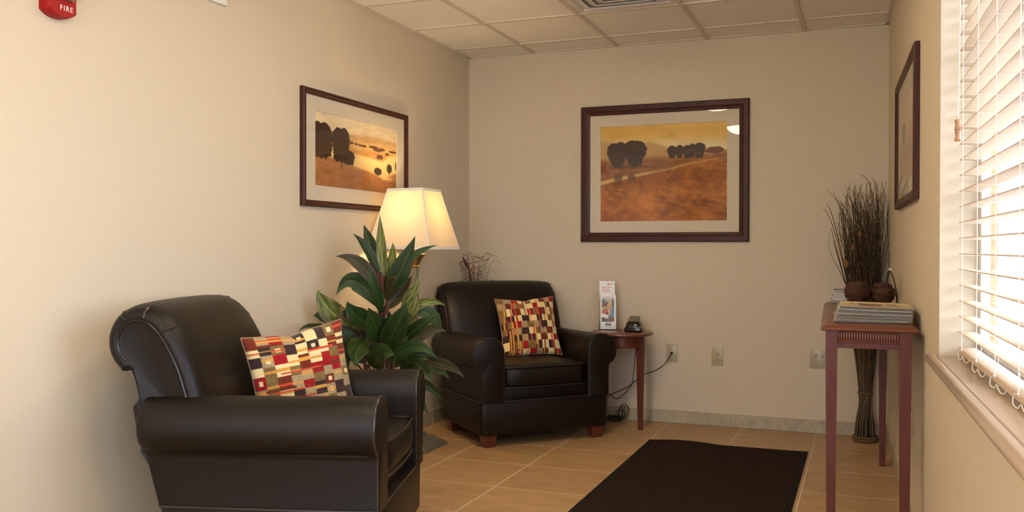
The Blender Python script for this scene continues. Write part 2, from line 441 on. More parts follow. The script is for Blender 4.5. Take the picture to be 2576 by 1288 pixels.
w = MB()
T = 0.145
for (a, b, c, d) in ((0.0, WIN_U0, -0.06, H + 0.1), (WIN_U0, WIN_U1, -0.06, WIN_Z0), (WIN_U0, WIN_U1, WIN_Z1, H + 0.1), (WIN_U1, 5.25, -0.06, H + 0.1),
                     (5.25, 7.05, -0.06, WIN_Z0), (5.25, 7.05, WIN_Z1, H + 0.1), (7.05, 8.4, -0.06, H + 0.1)):
    w.box(a, b, 0, T, c, d)
tag(w.build('wall_right', M['wall'], None, (W0, 0, 0), (0, 0, RZ_RIGHT), smooth=0), kind='structure')

# baseboards of cut tile, each tile its own piece
def baseboard(name, length, joints, loc, rotz, first_gap=0.0):
    b = MB().box(0, length, -0.006, 0, 0, 0.084).build(name, M['grout'], None, loc, (0, 0, rotz), smooth=0)
    tag(b, kind='structure')
    e = [0.0] + joints + [length]
    for a, c in zip(e[:-1], e[1:]):
        if c - a < 0.02: continue
        MB().rbox(a + 0.0015, c - 0.0015, -0.0105, -0.004, 0.001, 0.086, 0.002, 1).build('tile', M['base_tile'], b, smooth=0)
BJ = 0.3075
baseboard('baseboard_back', W0, [0.071 + BJ * i for i in range(9)], (0, 0, 0), 0)
LB = -BACK_Y
baseboard('baseboard_left', LB, [q for q in [LB - 0.62 - BJ * i for i in range(28, -3, -1)] if q > 0.02], (0, BACK_Y, 0), PI / 2)
baseboard('baseboard_right', LB, [0.2 + BJ * i for i in range(27)], (W0, 0, 0), RZ_RIGHT)

# window 1 with sill, frame, panes; the exterior brick return
def window(name, u0, u1):
    fr = MB()
    z0, z1, a, b = WIN_Z0 + 0.03, WIN_Z1, 0.113, 0.140
    f = 0.045
    for (p, q, c, d) in ((u0, u0 + f, z0, z1), (u1 - f, u1, z0, z1), (u0 + f, u1 - f, z0, z0 + f), (u0 + f, u1 - f, z1 - f, z1), ((u0 + u1) / 2 - 0.03, (u0 + u1) / 2 + 0.03, z0 + f, z1 - f)):
        fr.box(p, q, a, b, c, d)
    wn = fr.build(name, M['vinyl'], None, (W0, 0, 0), (0, 0, RZ_RIGHT), smooth=0, bevel=0.003)
    tag(wn, kind='structure')
    um = (u0 + u1) / 2
    for p, q in ((u0 + f, um - 0.03), (um + 0.03, u1 - f)):
        MB().box(p - 0.004, q + 0.004, 0.124, 0.128, z0 + f - 0.004, z1 - f + 0.004).build('pane', M['glass'], wn, smooth=0)
        sr = MB()
        for k in range(1, 3):
            zz = z0 + f + (z1 - z0 - 2 * f) * k / 3
            sr.box(p, q, 0.120, 0.132, zz - 0.008, zz + 0.008)
        sr.build('glazing_bar', M['vinyl'], wn, smooth=0)
    return wn
win1 = window('window_1', WIN_U0, WIN_U1)
fill_win = window('fill_window_2', 5.25, 7.05)  # out-of-view second window, added to bring in more daylight
for nm, uu0, uu1 in (('trim_1', WIN_U0, WIN_U1), ('trim_2', 5.25, 7.05)):
    bk = tag(MB().box(uu0 - 0.02, uu1 + 0.02, T, T + 0.022, WIN_Z0 - 0.06, WIN_Z0 - 0.001).box(uu0 - 0.19, uu0 - 0.003, T, T + 0.019, WIN_Z0 - 0.06, WIN_Z1 + 0.05).box(uu1 + 0.003, uu1 + 0.19, T, T + 0.019, WIN_Z0 - 0.06, WIN_Z1 + 0.05).build(nm, M['brick'], None, (W0, 0, 0), (0, 0, RZ_RIGHT), smooth=0), kind='structure')
    z = WIN_Z0 - 0.06; k = 0
    while z < WIN_Z1:
        for a, b in ((uu0 - 0.19, uu0), (uu1, uu1 + 0.19)):
            MB().box(a, b, T, T + 0.022, z + 0.005, z + 0.070).build('brick', M['brick'], bk, smooth=0)
        z += 0.075
for nm, uu0, uu1 in (('trim_3', WIN_U0, WIN_U1), ('trim_4', 5.25, 7.05)):
    sl = MB().rbox(uu0 + 0.002, uu1 - 0.002, -0.010, 0.112, WIN_Z0, WIN_Z0 + 0.03, 0.004, 2)
    prof = [(-0.012, 0.0), (-0.030, 0.002), (-0.038, 0.009), (-0.040, 0.016), (-0.038, 0.024), (-0.032, 0.03), (-0.012, 0.03)]
    sl.loft([[(u, y * s, WIN_Z0 + zz) for y, zz in prof] for u, s in ((uu0 - 0.045, 0.95), (uu0 - 0.042, 1.0), (uu1 + 0.04, 1.12), (uu1 + 0.045, 1.06))])
    tag(sl.build(nm, M['sill'], None, (W0, 0, 0), (0, 0, RZ_RIGHT), smooth=50), kind='structure')

# ------------------------------------------------------------------ outdoors
g = MB().box(-30, 40, -40, 40, -0.35, -0.25).build('ground', M['concrete'], smooth=0)
tag(g, kind='structure')
bld = thing('building', 'white building with posts seen through the bright blind', 'building', RW(-7.0, 0.8, -0.25), RZ_RIGHT + PI / 2)
# local x runs away from our wall, local y away from us
MB().box(0, 9, 0.0, 0.3, 0, 3.6).build('wall', M['facade'], bld, smooth=0)
MB().hexa([(-0.3, -0.7), (9.3, -0.7), (9.3, 0.6), (-0.3, 0.6)], 3.6, [(-0.1, -0.2), (9.1, -0.2), (9.1, 0.5), (-0.1, 0.5)], 4.1).build('roof', M['facade'], bld, smooth=0)
for k in range(7):
    x = 0.35 + k * 1.3
    MB().box(x, x + 0.18, -0.55, -0.37, 0, 3.6).build('post', M['facade'], bld, smooth=0)
    wv = MB().box(x + 0.45, x + 1.05, -0.03, 0.01, 0.7, 2.5).build('window', M['facade'], bld, smooth=0)
    MB().box(x + 0.49, x + 1.01, -0.036, -0.03, 0.74, 2.46).build('pane', M['facade_glass'], wv, smooth=0)

# ------------------------------------------------------------------ ceiling fittings
vt = thing('ceiling_vent', 'square white air vent with nested louvres in the ceiling grid', 'vent', (cxl[2] + CT / 2, cyl[2] - CT / 2, H))
hv = CT / 2 - 0.013
def ring(mb, a, za, b, zb, t=0.003):
    """sloped square band from half-size a at za to b at zb"""
    A = [(-a, -a), (a, -a), (a, a), (-a, a)]; B = [(-b, -b), (b, -b), (b, b), (-b, b)]
    vs = [(x, y, za) for x, y in A] + [(x, y, zb) for x, y in B] + [(x, y, za + t) for x, y in A] + [(x, y, zb + t) for x, y in B]
    fs = []
    for i in range(4):
        j = (i + 1) % 4
        fs += [(i, j, 4 + j, 4 + i), (8 + i, 12 + i, 12 + j, 8 + j), (i, 8 + i, 8 + j, j), (4 + i, 4 + j, 12 + j, 12 + i)]
    mb.add(vs, fs)
fm = MB(); ring(fm, hv, 0.0, hv - 0.035, 0.004); ring(fm, hv - 0.035, 0.004, hv - 0.045, 0.02)
fm.build('frame', M['vent'], vt, smooth=0)
for k, a in enumerate((hv - 0.044, hv - 0.098, hv - 0.152, hv - 0.206)):
    lm = MB(); ring(lm, a, 0.012, a - 0.046, -0.005, 0.002); ring(lm, a - 0.046, -0.005, a - 0.051, -0.003, 0.002)
    lm.build('louvre', M['vent'], vt, smooth=0)
MB().box(-0.022, 0.022, -0.022, 0.022, -0.004, 0.002).build('centre_plate', M['vent'], vt, smooth=0)
MB().box(-hv, hv, -hv, hv, 0.027, 0.029).build('duct_panel', M['vent'], vt, smooth=0)

for k, (y, lab) in enumerate(((-2.436, 'glowing bowl ceiling light nearest the back wall'), (-4.265, 'glowing bowl ceiling light second from the back wall'),
                            (-6.094, 'added unseen bowl ceiling light just behind the camera'), (-7.923, 'added unseen bowl ceiling light farthest from the back wall'))):  # these last two bowls are added out of view to light the room
    lt = thing('ceiling_light', lab, 'ceiling light', (1.419, y, H), 0, 'bowl lights along the ceiling')
    MB().lathe([(0.001, -0.113), (0.05, -0.110), (0.10, -0.097), (0.14, -0.072), (0.165, -0.040), (0.168, -0.036), (0.160, -0.036), (0.135, -0.066), (0.095, -0.09), (0.001, -0.104)], 32, cap=False).build('bowl', M['bowl'], lt)
    MB().lathe([(0.001, 0.0), (0.17, 0.0), (0.178, -0.012), (0.172, -0.034), (0.001, -0.034)], 32, cap=False).build('rim', M['brass'], lt)
    MB().lathe([(0.001, -0.128), (0.008, -0.122), (0.012, -0.114), (0.001, -0.112)], 12, cap=False).build('finial', M['brass'], lt)

# fire alarm on the left wall (local x to the right on the wall, y into the wall)
fa = thing('fire_alarm', 'red strobe unit high on the left wall above the near armchair', 'fire alarm', (0, -3.622, 1.985), PI / 2)
def fire_sec(dep, sc):
    pts = []
    hw = 0.064 * sc
    for k in range(13):
        t = -1 + 2 * k / 12
        pts.append((t * hw, -dep, 0.004 + (1 - sc) * 0.03 + 0.022 * abs(t) ** 2.4))
    pts += [(hw, -dep, 0.155), (-hw, -dep, 0.155)]
    return pts
MB().loft([fire_sec(0, 1.0), fire_sec(0.022, 1.0), fire_sec(0.040, 0.94), fire_sec(0.046, 0.86)]).build('housing', M['red'], fa, smooth=35)
MB().rbox(-0.040, 0.045, -0.085, -0.044, 0.062, 0.120, 0.008, 3).build('strobe_lens', M['acrylic'], fa)
MB().hexa([(-0.03, -0.050), (0.035, -0.050), (0.045, -0.047), (-0.04, -0.047)], 0.066, [(-0.02, -0.072), (0.025, -0.072), (0.045, -0.047), (-0.04, -0.047)], 0.116).build('reflector', M['chrome'], fa, smooth=0)
fc = bpy.data.curves.new('fire_text', 'FONT'); fc.body = 'FIRE'; fc.size = 0.026; fc.extrude = 0.0004; fc.align_x = 'CENTER'; fc.space_character = 1.25
tmp = bpy.data.objects.new('fire_text', fc); COL.objects.link(tmp)
bpy.context.view_layer.update()
tme = bpy.data.meshes.new_from_object(tmp.evaluated_get(bpy.context.evaluated_depsgraph_get()))
bpy.data.objects.remove(tmp)
link_mesh('lettering', tme, M['white'], fa, (0.012, -0.0466, 0.030), (PI / 2, 0, 0))

# white notice on the left wall, only its lower corner in view
nt_ = thing('notice_sheet', 'white framed notice high on the left wall, its lower corner showing', 'notice', (0, -2.80, 2.40), PI / 2)
MB().rbox(-0.105, 0.105, -0.012, 0, -0.137, 0.137, 0.003, 2).build('frame', M['white'], nt_)
def notice(u, v):
    c = np.full((len(u), 3), 232.0)
    for k in range(9):
        c = put(c, ((np.abs(v - 0.1 - k * 0.09) < 0.012) & (u > 0.1) & (u < 0.9) & (vnoise(u * 40, v * 0 + k, k) > 0.25)) * 0.8, (70, 70, 72))
    return c
panel('printed_page', 0.185, 0.255, notice, 60, 80, M['print'], nt_, (0, -0.0125, 0))

# ------------------------------------------------------------------ framed pictures
def picture(name, label, w, h, fw, art, func, loc, rotz, nx=200, ny=150, dep=0.028):
    """local x right, y into wall, origin at centre on the wall; art = (x0, x1, z0, z1)"""
    t = thing(name, label, 'picture', loc, rotz)
    a, b = w / 2, h / 2
    def rail(p0, p1, n):      # mitred rail with stepped profile; p along edge, n inward normal
        prof = [(0.0, -0.001), (0.0, -dep * 0.75), (0.006, -dep), (fw * 0.55, -dep), (fw * 0.72, -dep * 0.82), (fw, -dep * 0.66), (fw, -0.001)]
        d = (Vector((p1[0], 0, p1[1])) - Vector((p0[0], 0, p0[1]))).normalized(); nn = Vector((n[0], 0, n[1]))
        secs = []
        for p, s in ((p0, 1), (p1, -1)):
            secs.append([Vector((p[0], 0, p[1])) + nn * o + d * (o * s) + Vector((0, y, 0)) for o, y in prof])
        MB().loft(secs).build('frame_rail', M['frame'], t, smooth=0)
    rail((-a, -b), (a, -b), (0, 1)); rail((a, -b), (a, b), (-1, 0)); rail((a, b), (-a, b), (0, -1)); rail((-a, b), (-a, -b), (1, 0))
    ia, ib = a - fw + 0.003, b - fw + 0.003
    MB().box(-ia, ia, -0.006, -0.001, -ib, ib).build('backing_board', M['backing'], t, smooth=0)
    x0, x1, z0, z1 = art
    mb = MB()                                        # mat board with bevelled window
    O = [(-ia, -ib), (ia, -ib), (ia, ib), (-ia, ib)]; I = [(x0, z0), (x1, z0), (x1, z1), (x0, z1)]
    e = 0.002; J = [(x0 + e, z0 + e), (x1 - e, z0 + e), (x1 - e, z1 - e), (x0 + e, z1 - e)]
    vs = [(x, -0.0105, z) for x, z in O] + [(x, -0.0105, z) for x, z in I] + [(x, -0.0075, z) for x, z in J]
    fs = []
    for i in range(4):
        j = (i + 1) % 4; fs += [(i, j, 4 + j, 4 + i), (4 + i, 4 + j, 8 + j, 8 + i)]
    mb.add(vs, fs).build('mat_board', M['mat_board'], t, smooth=0)
    panel('landscape_print', x1 - x0, z1 - z0, func, nx, ny, M['paint_print'], t, ((x0 + x1) / 2, -0.007, (z0 + z1) / 2))
    MB().box(-ia, ia, -0.0145, -0.0125, -ib, ib).build('glass', M['picture_glass'], t, smooth=0)
    return t

def clump(c, u, v, cx, cy, rx, ry, col, seed=0, edge=0.55, foot=0.0):
    col = np.array(col) * 0.86
    n = fbm(u * 34, v * 30, seed, 5) - 0.47
    r = np.sqrt(((u - cx) / rx) ** 2 + ((v - cy) / ry) ** 2) + n * edge
    m = 1 / (1 + np.exp((r - 1) * 26))
    shade = (fbm(u * 60, v * 50, seed + 9) - 0.47)[:, None] * np.array([40, 28, 18])
    out = put(c, m, col)
    return out + shade * m[:, None]
def tree(c, u, v, cx, top, bot, hw, seed, lean=0.0, foot=0.42):
    t = (v - top) / (bot - top)
    cu = cx + lean * (1 - t)
    w = np.where(t < 0.38, np.sqrt(np.clip(1 - ((0.38 - t) / 0.38) ** 2, 0, 1)), 1 - (1 - foot) * np.clip((t - 0.38) / 0.5, 0, 1) ** 1.3) * hw
    n = fbm(u * 40 + seed, v * 44, seed, 5) - 0.47
    d = w * (1 + 0.45 * n) - np.abs(u - cu)
    m = np.clip(d / 0.006, 0, 1) * np.clip((t + 0.02 + n * 0.16) / 0.03, 0, 1) * np.clip((1.0 + n * 0.12 - t) / 0.03, 0, 1)
    k = np.clip(fbm(u * 70, v * 70, seed + 3) * 1.9 - 0.45, 0, 1)[:, None]
    dark = np.array([46, 30, 20.]); lite = np.array([98, 64, 36.])
    col = dark * (1 - k * 0.75) + lite * k * 0.75
    return c * (1 - m[:, None]) + col * m[:, None]
def line_y(u, pts):
    x = [p[0] for p in pts]; y = [p[1] for p in pts]
    return np.interp(u, x, y)
def soft(d, k=0.006): return 1 / (1 + np.exp(-np.clip(d / k, -40, 40)))

def art_back(u, v):
    n1 = fbm(u * 7, v * 9, 3); n2 = fbm(u * 16, v * 30, 5)
    top = np.array([226, 182, 84]); low = np.array([232, 214, 160])
    k = np.clip((v - 0.10) / 0.14, 0, 1)[:, None]
    c = top * (1 - k) + low * k + ((n1 - 0.47) * 40)[:, None]
    hill = line_y(u, [(0, 0.148), (0.06, 0.16), (0.25, 0.205), (0.40, 0.18), (0.55, 0.245), (0.8, 0.28), (1, 0.29)])
    c = put(c, soft(v - hill), (196, 158, 98))
    mid = line_y(u, [(0, 0.36), (0.3, 0.345), (0.55, 0.345), (0.8, 0.32), (1, 0.305)]) + (n2 - 0.47) * 0.02
    m = soft(v - mid, 0.01)
    c = put(c, m, (146, 92, 46)); c = c + (m * (n2 - 0.47) * 70)[:, None] * np.array([1, .8, .5])
    fg = line_y(u, [(0, 0.62), (0.3, 0.54), (0.55, 0.48), (0.65, 0.425), (0.85, 0.37), (1, 0.36)])
    m = soft(v - fg, 0.012)
    tone = fbm(u * 5 + 3, v * 6, 11)
    fcol = np.array([160, 96, 32])[None] + ((tone - 0.47) * 120)[:, None] * np.array([1, .75, .45])
    fcol = fcol + (np.clip(v - 0.6, 0, 1) * 60)[:, None] * np.array([1.0, 0.45, 0.1]) - (np.exp(-((v - 0.56) / 0.10) ** 2) * 22)[:, None]
    fcol = fcol + ((fbm(u * 24, v * 30, 14) - .47) * 70)[:, None] * np.array([1, .75, .45]) - (np.clip(fbm(u * 10 + v * 8, v * 34 - u * 12, 15) - .62, 0, 1) * 200)[:, None] * np.array([1, .7, .5])
    c = c * (1 - m[:, None]) + fcol * m[:, None]
    # stream
    s0 = line_y(u, [(0, 0.575), (0.12, 0.545), (0.30, 0.505), (0.55, 0.462), (0.65, 0.425), (0.85, 0.382), (1, 0.370)])
    s1 = line_y(u, [(0, 0.62), (0.12, 0.575), (0.30, 0.535), (0.50, 0.482), (0.585, 0.464), (0.66, 0.434), (0.85, 0.389), (1, 0.372)])
    c = put(c, soft(v - s0, 0.004) * soft(s1 - v, 0.004) * 0.95, (222, 190, 118))
    # reflections of the near trees
    for x in (0.13, 0.16, 0.24, 0.27):
        c = put(c, (np.abs(u - x) < 0.016) * soft(v - 0.50, 0.01) * soft(0.585 - v, 0.01) * 0.75, (96, 60, 34))
    # clumps of trees
    c = clump(c, u, v, 0.905, 0.285, 0.075, 0.035, (128, 78, 46), 21)
    for (x, tp, bt, hw) in ((0.575, 0.225, 0.36, 0.040), (0.635, 0.222, 0.355, 0.038), (0.695, 0.225, 0.36, 0.040), (0.735, 0.212, 0.355, 0.036), (0.79, 0.205, 0.36, 0.048)):
        c = tree(c, u, v, x, tp, bt, hw, int(x * 100), 0, 0.6)
    c = put(c, np.exp(-(((u - 0.20) / 0.20) ** 2 + ((v - 0.432) / 0.014) ** 2)) * 0.8, (84, 52, 30))
    for (x, tp, bt, hw, ln) in ((0.110, 0.175, 0.415, 0.062, 0.0), (0.165, 0.165, 0.43, 0.060, 0.0), (0.135, 0.20, 0.44, 0.085, 0.0), (0.255, 0.155, 0.425, 0.070, 0.0), (0.315, 0.165, 0.42, 0.060, 0.0), (0.275, 0.16, 0.435, 0.098, 0.01)):
        c = tree(c, u, v, x, tp, bt, hw, int(x * 200), ln, 0.36)
    return c

def art_left(u, v):
    n1 = fbm(u * 6, v * 6, 33); n2 = fbm(u * 20, v * 34, 35)
    c = np.array([236, 214, 172])[None] + np.zeros((len(u), 3)) + ((n1 - 0.47) * 22)[:, None]
    c = put(c, soft(v - line_y(u, [(0, .30), (.38, .215), (.68, .185), (1, .20)]), .01), (208, 164, 104))
    c = put(c, soft(v - line_y(u, [(0, .36), (.4, .31), (.7, .27), (1, .25)]), .012), (224, 182, 116))
    c = put(c, soft(v - line_y(u, [(0, .46), (.4, .42), (.7, .40), (1, .40)]), .01), (206, 150, 78))
    c = c + ((n2 - 0.47) * 26)[:, None]
    for (x, y, rx, ry) in ((.41, .335, .03, .018), (.47, .34, .022, .016), (.52, .342, .025, .018), (.57, .346, .03, .02), (.69, .335, .06, .022), (.74, .36, .06, .03), (.80, .345, .04, .024), (.95, .35, .06, .018), (.87, .40, .025, .02)):
        c = clump(c, u, v, x, y, rx, ry, (126, 80, 44), int(x * 300))
    lake = soft(v - line_y(u, [(0, .50), (.40, .475), (.6, .50), (.8, .525), (.84, .50), (.88, .43), (1, .40)]), .006)
    c = put(c, lake, (240, 206, 134))
    c = clump(c, u, v, .755, .47, .028, .036, (112, 70, 40), 401); c = clump(c, u, v, .79, .465, .022, .034, (112, 70, 40), 402)
    fg = soft(v - line_y(u, [(0, .575), (.22, .60), (.42, .655), (.70, .735), (.82, .79), (.92, .72), (1, .67)]), .006)
    fcol = np.array([178, 120, 66])[None] + ((fbm(u * 8, v * 20, 41) - .47) * 60)[:, None] * np.array([1, .8, .5]) - (np.clip(v - .6, 0, 1) * 34)[:, None]
    c = c * (1 - fg[:, None]) + fcol * fg[:, None]
    c = put(c, soft(v - .755, .006) * soft(.80 - v, .006) * soft(u - .80, .01) * soft(.93 - u, .01), (238, 200, 126))
    for (x, tp, bt, hw) in ((.03, .13, .60, .075), (.105, .13, .60, .085), (.07, .18, .62, .10), (.145, .22, .58, .05)):
        c = tree(c, u, v, x, tp, bt, hw, int(x * 500), 0, .72)
    for (x, tp, bt, hw) in ((.26, .15, .62, .075), (.325, .145, .60, .065), (.295, .17, .64, .092)):
        c = tree(c, u, v, x, tp, bt, hw, int(x * 500), 0, .74)
    c = tree(c, u, v, .385, .45, .66, .068, 77, 0, .8); c = tree(c, u, v, .33, .44, .64, .05, 78, 0, .8)
    for x, y0, y1 in ((.07, .5, .64), (.115, .52, .655), (.295, .6, .735)):
        c = put(c, (np.abs(u - x) < .005) * (v > y0) * (v < y1), (58, 36, 24))
    c = clump(c, u, v, .745, .685, .05, .058, (84, 58, 36), 505, .15)
    c = clump(c, u, v, .900, .615, .036, .070, (74, 50, 34), 506, .12)
    c = put(c, (np.abs(u - .898) < .005) * (v > .66) * (v < .715), (60, 40, 26))
    c = clump(c, u, v, 1.0, .56, .02, .07, (74, 50, 34), 507, .12)
    return c

def art_right(u, v):
    n = fbm(u * 6, v * 8, 61)
    c = np.array([226, 206, 164])[None] + ((n - .47) * 24)[:, None]
    c = put(c, soft(v - .45 - .05 * np.sin(u * 5), .02), (200, 164, 112))
    c = put(c, soft(v - .68 + .08 * u, .02), (182, 138, 84))
    return clump(c, u, v, .3, .42, .12, .14, (110, 82, 54), 66)

picture('framed_picture', 'wide wood-framed landscape of an orange field, hung on the back wall', 1.138, 0.932, 0.064,
        (-0.432, 0.427, -0.327, 0.326), art_back, (1.4285, -0.0005, 1.683), 0, 240, 190)
picture('framed_picture', 'wood-framed landscape of a lake below hills, hung above the floor lamp', 1.134, 0.614, 0.032,
        (-0.441, 0.443, -0.195, 0.198), art_left, (0.0005, -1.555, 1.697), PI / 2, 240, 120)
pr = picture('framed_picture', 'dark wood-framed picture beside the window, above the hall table', 1.13, 0.625, 0.042,
        (-0.43, 0.43, -0.19, 0.19), art_right, RW(1.545, -0.0005, 1.685), RZ_RIGHT, 60, 40, dep=0.024)

# ================================================================== ARMCHAIRS
def offset_poly(P, e):
    n = len(P); out = []
    for i in range(n):
        a, b, c = P[i - 1], P[i], P[(i + 1) % n]
        t = Vector((c[0] - a[0], c[1] - a[1])); t = t.normalized() if t.length > 1e-9 else Vector((1, 0))
        k = e[i] if isinstance(e, list) else e
        out.append((b[0] + t.y * k, b[1] - t.x * k))
    return out
def smooth_poly(P, n=4):
    return [(p.x, p.y) for p in spline([(a, b, 0) for a, b in P], n, closed=True)]

def make_armchair(name, label):
    t = thing(name, label, 'armchair', (0, 0, 0), 0)
    L_, P_ = M['leather'], M['piping']
    # local y is forward, z up
    # lower skirt box, tapering in at the back
    sk = MB()
    def sec(z, x, yb, yf, r=0.03):
        pts = []
        for cx, cy, a0 in ((x - r, yf - r, 0), (-x + r, yf - r, 90), (-x + r, yb + r, 180), (x - r, yb + r, 270)):
            for k in range(5):
                a = math.radians(a0 + 22.5 * k); pts.append((cx + r * math.cos(a), cy + r * math.sin(a), z))
        return pts
    sk.loft([sec(0.070, 0.385, -0.325, 0.378), sec(0.074, 0.395, -0.335, 0.388), sec(0.085, 0.40, -0.345, 0.392), sec(0.255, 0.402, -0.395, 0.394), sec(0.268, 0.396, -0.395, 0.388)])
    so = sk.build('skirt', L_, t, smooth=60)
    MB().tube(sec(0.268, 0.402, -0.40, 0.395), 0.0055, 6, closed=True).build('piping', P_, so, smooth=60)
    # inner body between the arms
    MB().rbox(-0.30, 0.30, -0.40, 0.362, 0.26, 0.345, 0.012, 2).build('deck', L_, t)
    # rear panel
    MB().hexa([(-0.39, -0.40), (0.39, -0.40), (0.39, -0.33), (-0.39, -0.33)], 0.262, [(-0.36, -0.440), (0.36, -0.440), (0.36, -0.35), (-0.36, -0.35)], 0.55).build('outer_back', L_, t, bevel=0.012)
    # arms
    half = [(0.268, 0.262), (0.268, 0.42), (0.267, 0.535), (0.270, 0.575), (0.284, 0.610), (0.310, 0.632), (0.345, 0.641), (0.385, 0.637), (0.420, 0.619), (0.444, 0.586), (0.453, 0.545),
            (0.449, 0.508), (0.434, 0.478), (0.413, 0.461), (0.402, 0.452), (0.398, 0.43), (0.398, 0.262)]
    for s in (1, -1):
        prof = [(s * a, b) for a, b in half]
        cx = sum(a for a, b in prof) / len(prof); cz = sum(b for a, b in prof) / len(prof)
        def asec(y, k, drop=0.0, fat=1.0):
            return [(cx + (a - cx) * k * (fat if b > 0.45 else 1), y + (max(0.0, 0.47 - b) * 0.30 if y < -0.35 else 0.0), 0.262 if b < 0.27 else cz + (b - cz) * k - drop * (b > 0.45)) for a, b in prof]
        am = MB().loft([asec(-0.455, 0.86), asec(-0.448, 0.93), asec(-0.43, 0.975, 0.004), asec(-0.39, 1.0, 0.006, 1.02), asec(-0.2, 1.0, 0.006, 1.02), asec(0.1, 1.0, 0.004, 1.01), asec(0.30, 1.0), asec(0.384, 1.0), asec(0.394, 0.99), asec(0.399, 0.965), asec(0.402, 0.90)])
        ao = am.build('arm', L_, t, smooth=50)
        pip = [(a, 0.396, b) for a, b in prof]
        MB().tube(pip, 0.0052, 6).build('piping', P_, ao, smooth=60)
        MB().tube([(s * 0.404, y, 0.452) for y in (-0.36, 0.365)], 0.003, 5).build('seam', P_, ao, smooth=60)
    # seat cushion with crowned top
    cu = MB(); NX, NY = 20, 20
    def crown(x, y):
        return 0.462 + 0.024 * (1 - abs(x / 0.266) ** 3) * (1 - abs((y - 0.07) / 0.34) ** 4)
    bm = bmesh.new(); bmesh.ops.create_cube(bm, size=1)
    bmesh.ops.subdivide_edges(bm, edges=list(bm.edges), cuts=9, use_grid_fill=True)
    x0, x1, y0, y1, z0, z1 = -0.266, 0.266, -0.28, 0.392, 0.335, 0.472
    for v in bm.verts:
        q = v.co * 2
        r = 0.94
        # rounded box by pulling towards a superellipsoid
        x = q.x; y = q.y; z = q.z
        e = 10.0
        nrm = (abs(x) ** e + abs(y) ** e + abs(z) ** 6.0) ** (1 / e)
        k = 1 / max(nrm, 1e-6)
        x *= k; y *= k; z *= k
        X = (x0 + x1) / 2 + x * (x1 - x0) / 2; Y = (y0 + y1) / 2 + y * (y1 - y0) / 2; Z = (z0 + z1) / 2 + z * (z1 - z0) / 2
        if z > 0.3: Z += 0.016 * (1 - abs(x) ** 3) * (1 - abs(y) ** 4) * min(1, (z - 0.3) / 0.5)
        if y > 0.5: Y += 0.012 * (1 - abs(x) ** 4) * (1 - abs(z) ** 2)
        v.co = (X, Y, Z)
    co = cu.bm(bm).build('seat_cushion', L_, t, smooth=180)
    for zz in (0.464, 0.344):
        ring_ = [(-0.259, -0.2, zz), (-0.259, 0.1, zz), (-0.259, 0.30, zz), (-0.258, 0.35, zz), (-0.249, 0.378, zz), (-0.20, 0.391, zz), (0, 0.401, zz), (0.20, 0.391, zz), (0.249, 0.378, zz), (0.258, 0.35, zz), (0.259, 0.30, zz), (0.259, 0.1, zz), (0.259, -0.2, zz)]
        MB().tube(spline(ring_, 5), 0.0045, 6).build('piping', P_, co, smooth=60)
    # rolled back
    bp = [(-0.24, 0.42), (-0.272, 0.52), (-0.300, 0.62), (-0.328, 0.71), (-0.364, 0.785), (-0.405, 0.845), (-0.448, 0.880), (-0.494, 0.888), (-0.535, 0.868), (-0.556, 0.828), (-0.552, 0.785),
          (-0.526, 0.752), (-0.506, 0.728), (-0.486, 0.68), (-0.470, 0.60), (-0.455, 0.52), (-0.44, 0.42)]
    prof = smooth_poly(bp, 3)
    n = len(prof); zc = 0.66; yc = -0.40
    def grow(yy, zz):            # padding on the front, top and roll only
        if zz < 0.5: return 0.5
        if yy < -0.47 and zz < 0.74: return 0.05
        return 1.0
    sgn = 1
    area = sum(prof[i - 1][0] * prof[i][1] - prof[i][0] * prof[i - 1][1] for i in range(n))
    sgn = 1 if area > 0 else -1
    def bsec(x, e, k=1.0):
        P = offset_poly(prof, [sgn * e * grow(*p) for p in prof])
        return [(x, yc + (a - yc) * k, zc + (b - zc) * k) for a, b in P]
    back = MB().loft([bsec(-0.372, -0.012, 0.97), bsec(-0.376, 0.0), bsec(-0.380, 0.006), bsec(-0.381, 0.018), bsec(-0.374, 0.032), bsec(-0.355, 0.044), bsec(-0.31, 0.053), bsec(-0.2, 0.058), bsec(0, 0.060),
                      bsec(0.2, 0.058), bsec(0.31, 0.053), bsec(0.355, 0.044), bsec(0.374, 0.032), bsec(0.381, 0.018), bsec(0.380, 0.006), bsec(0.376, 0.0), bsec(0.372, -0.012, 0.97)])
    bo = back.build('backrest', L_, t, smooth=55)
    front = [p for p in smooth_poly(bp, 3)]
    i0 = min(range(n), key=lambda i: (front[i][0] + 0.255) ** 2 + (front[i][1] - 0.54) ** 2)
    i1 = min(range(n), key=lambda i: (front[i][0] + 0.520) ** 2 + (front[i][1] - 0.760) ** 2)
    run = front[i0:i1 + 1] if i0 < i1 else front[i1:i0 + 1]
    for s in (1, -1):
        MB().tube([(s * 0.377, a, b) for a, b in offset_poly(run, 0)], 0.005, 6).build('piping', P_, bo, smooth=60)
        # three short pleats gather the cover over the roll
        for (ya, za) in ((-0.405, 0.846), (-0.460, 0.884), (-0.518, 0.878)):
            d = Vector((ya + 0.47, za - 0.82)).normalized()
            pts = [(s * x, ya + d.x * o, za + d.y * o) for x, o in ((0.383, 0.012), (0.376, 0.033), (0.356, 0.0455), (0.32, 0.0535))]
            MB().tube(pts, [0.004, 0.005, 0.004, 0.001], 5).build('pleat', P_, bo, smooth=60)
    for sx in (-1, 1):
        for y in (0.335, -0.275):
            a, b = 0.042, 0.029; x = sx * 0.342
            MB().hexa([(x - b, y - b), (x + b, y - b), (x + b, y + b), (x - b, y + b)], 0, [(x - a, y - a), (x + a, y - a), (x + a, y + a), (x - a, y + a)], 0.0745).build('foot', M['foot'], t, smooth=0, bevel=0.002)
    return t
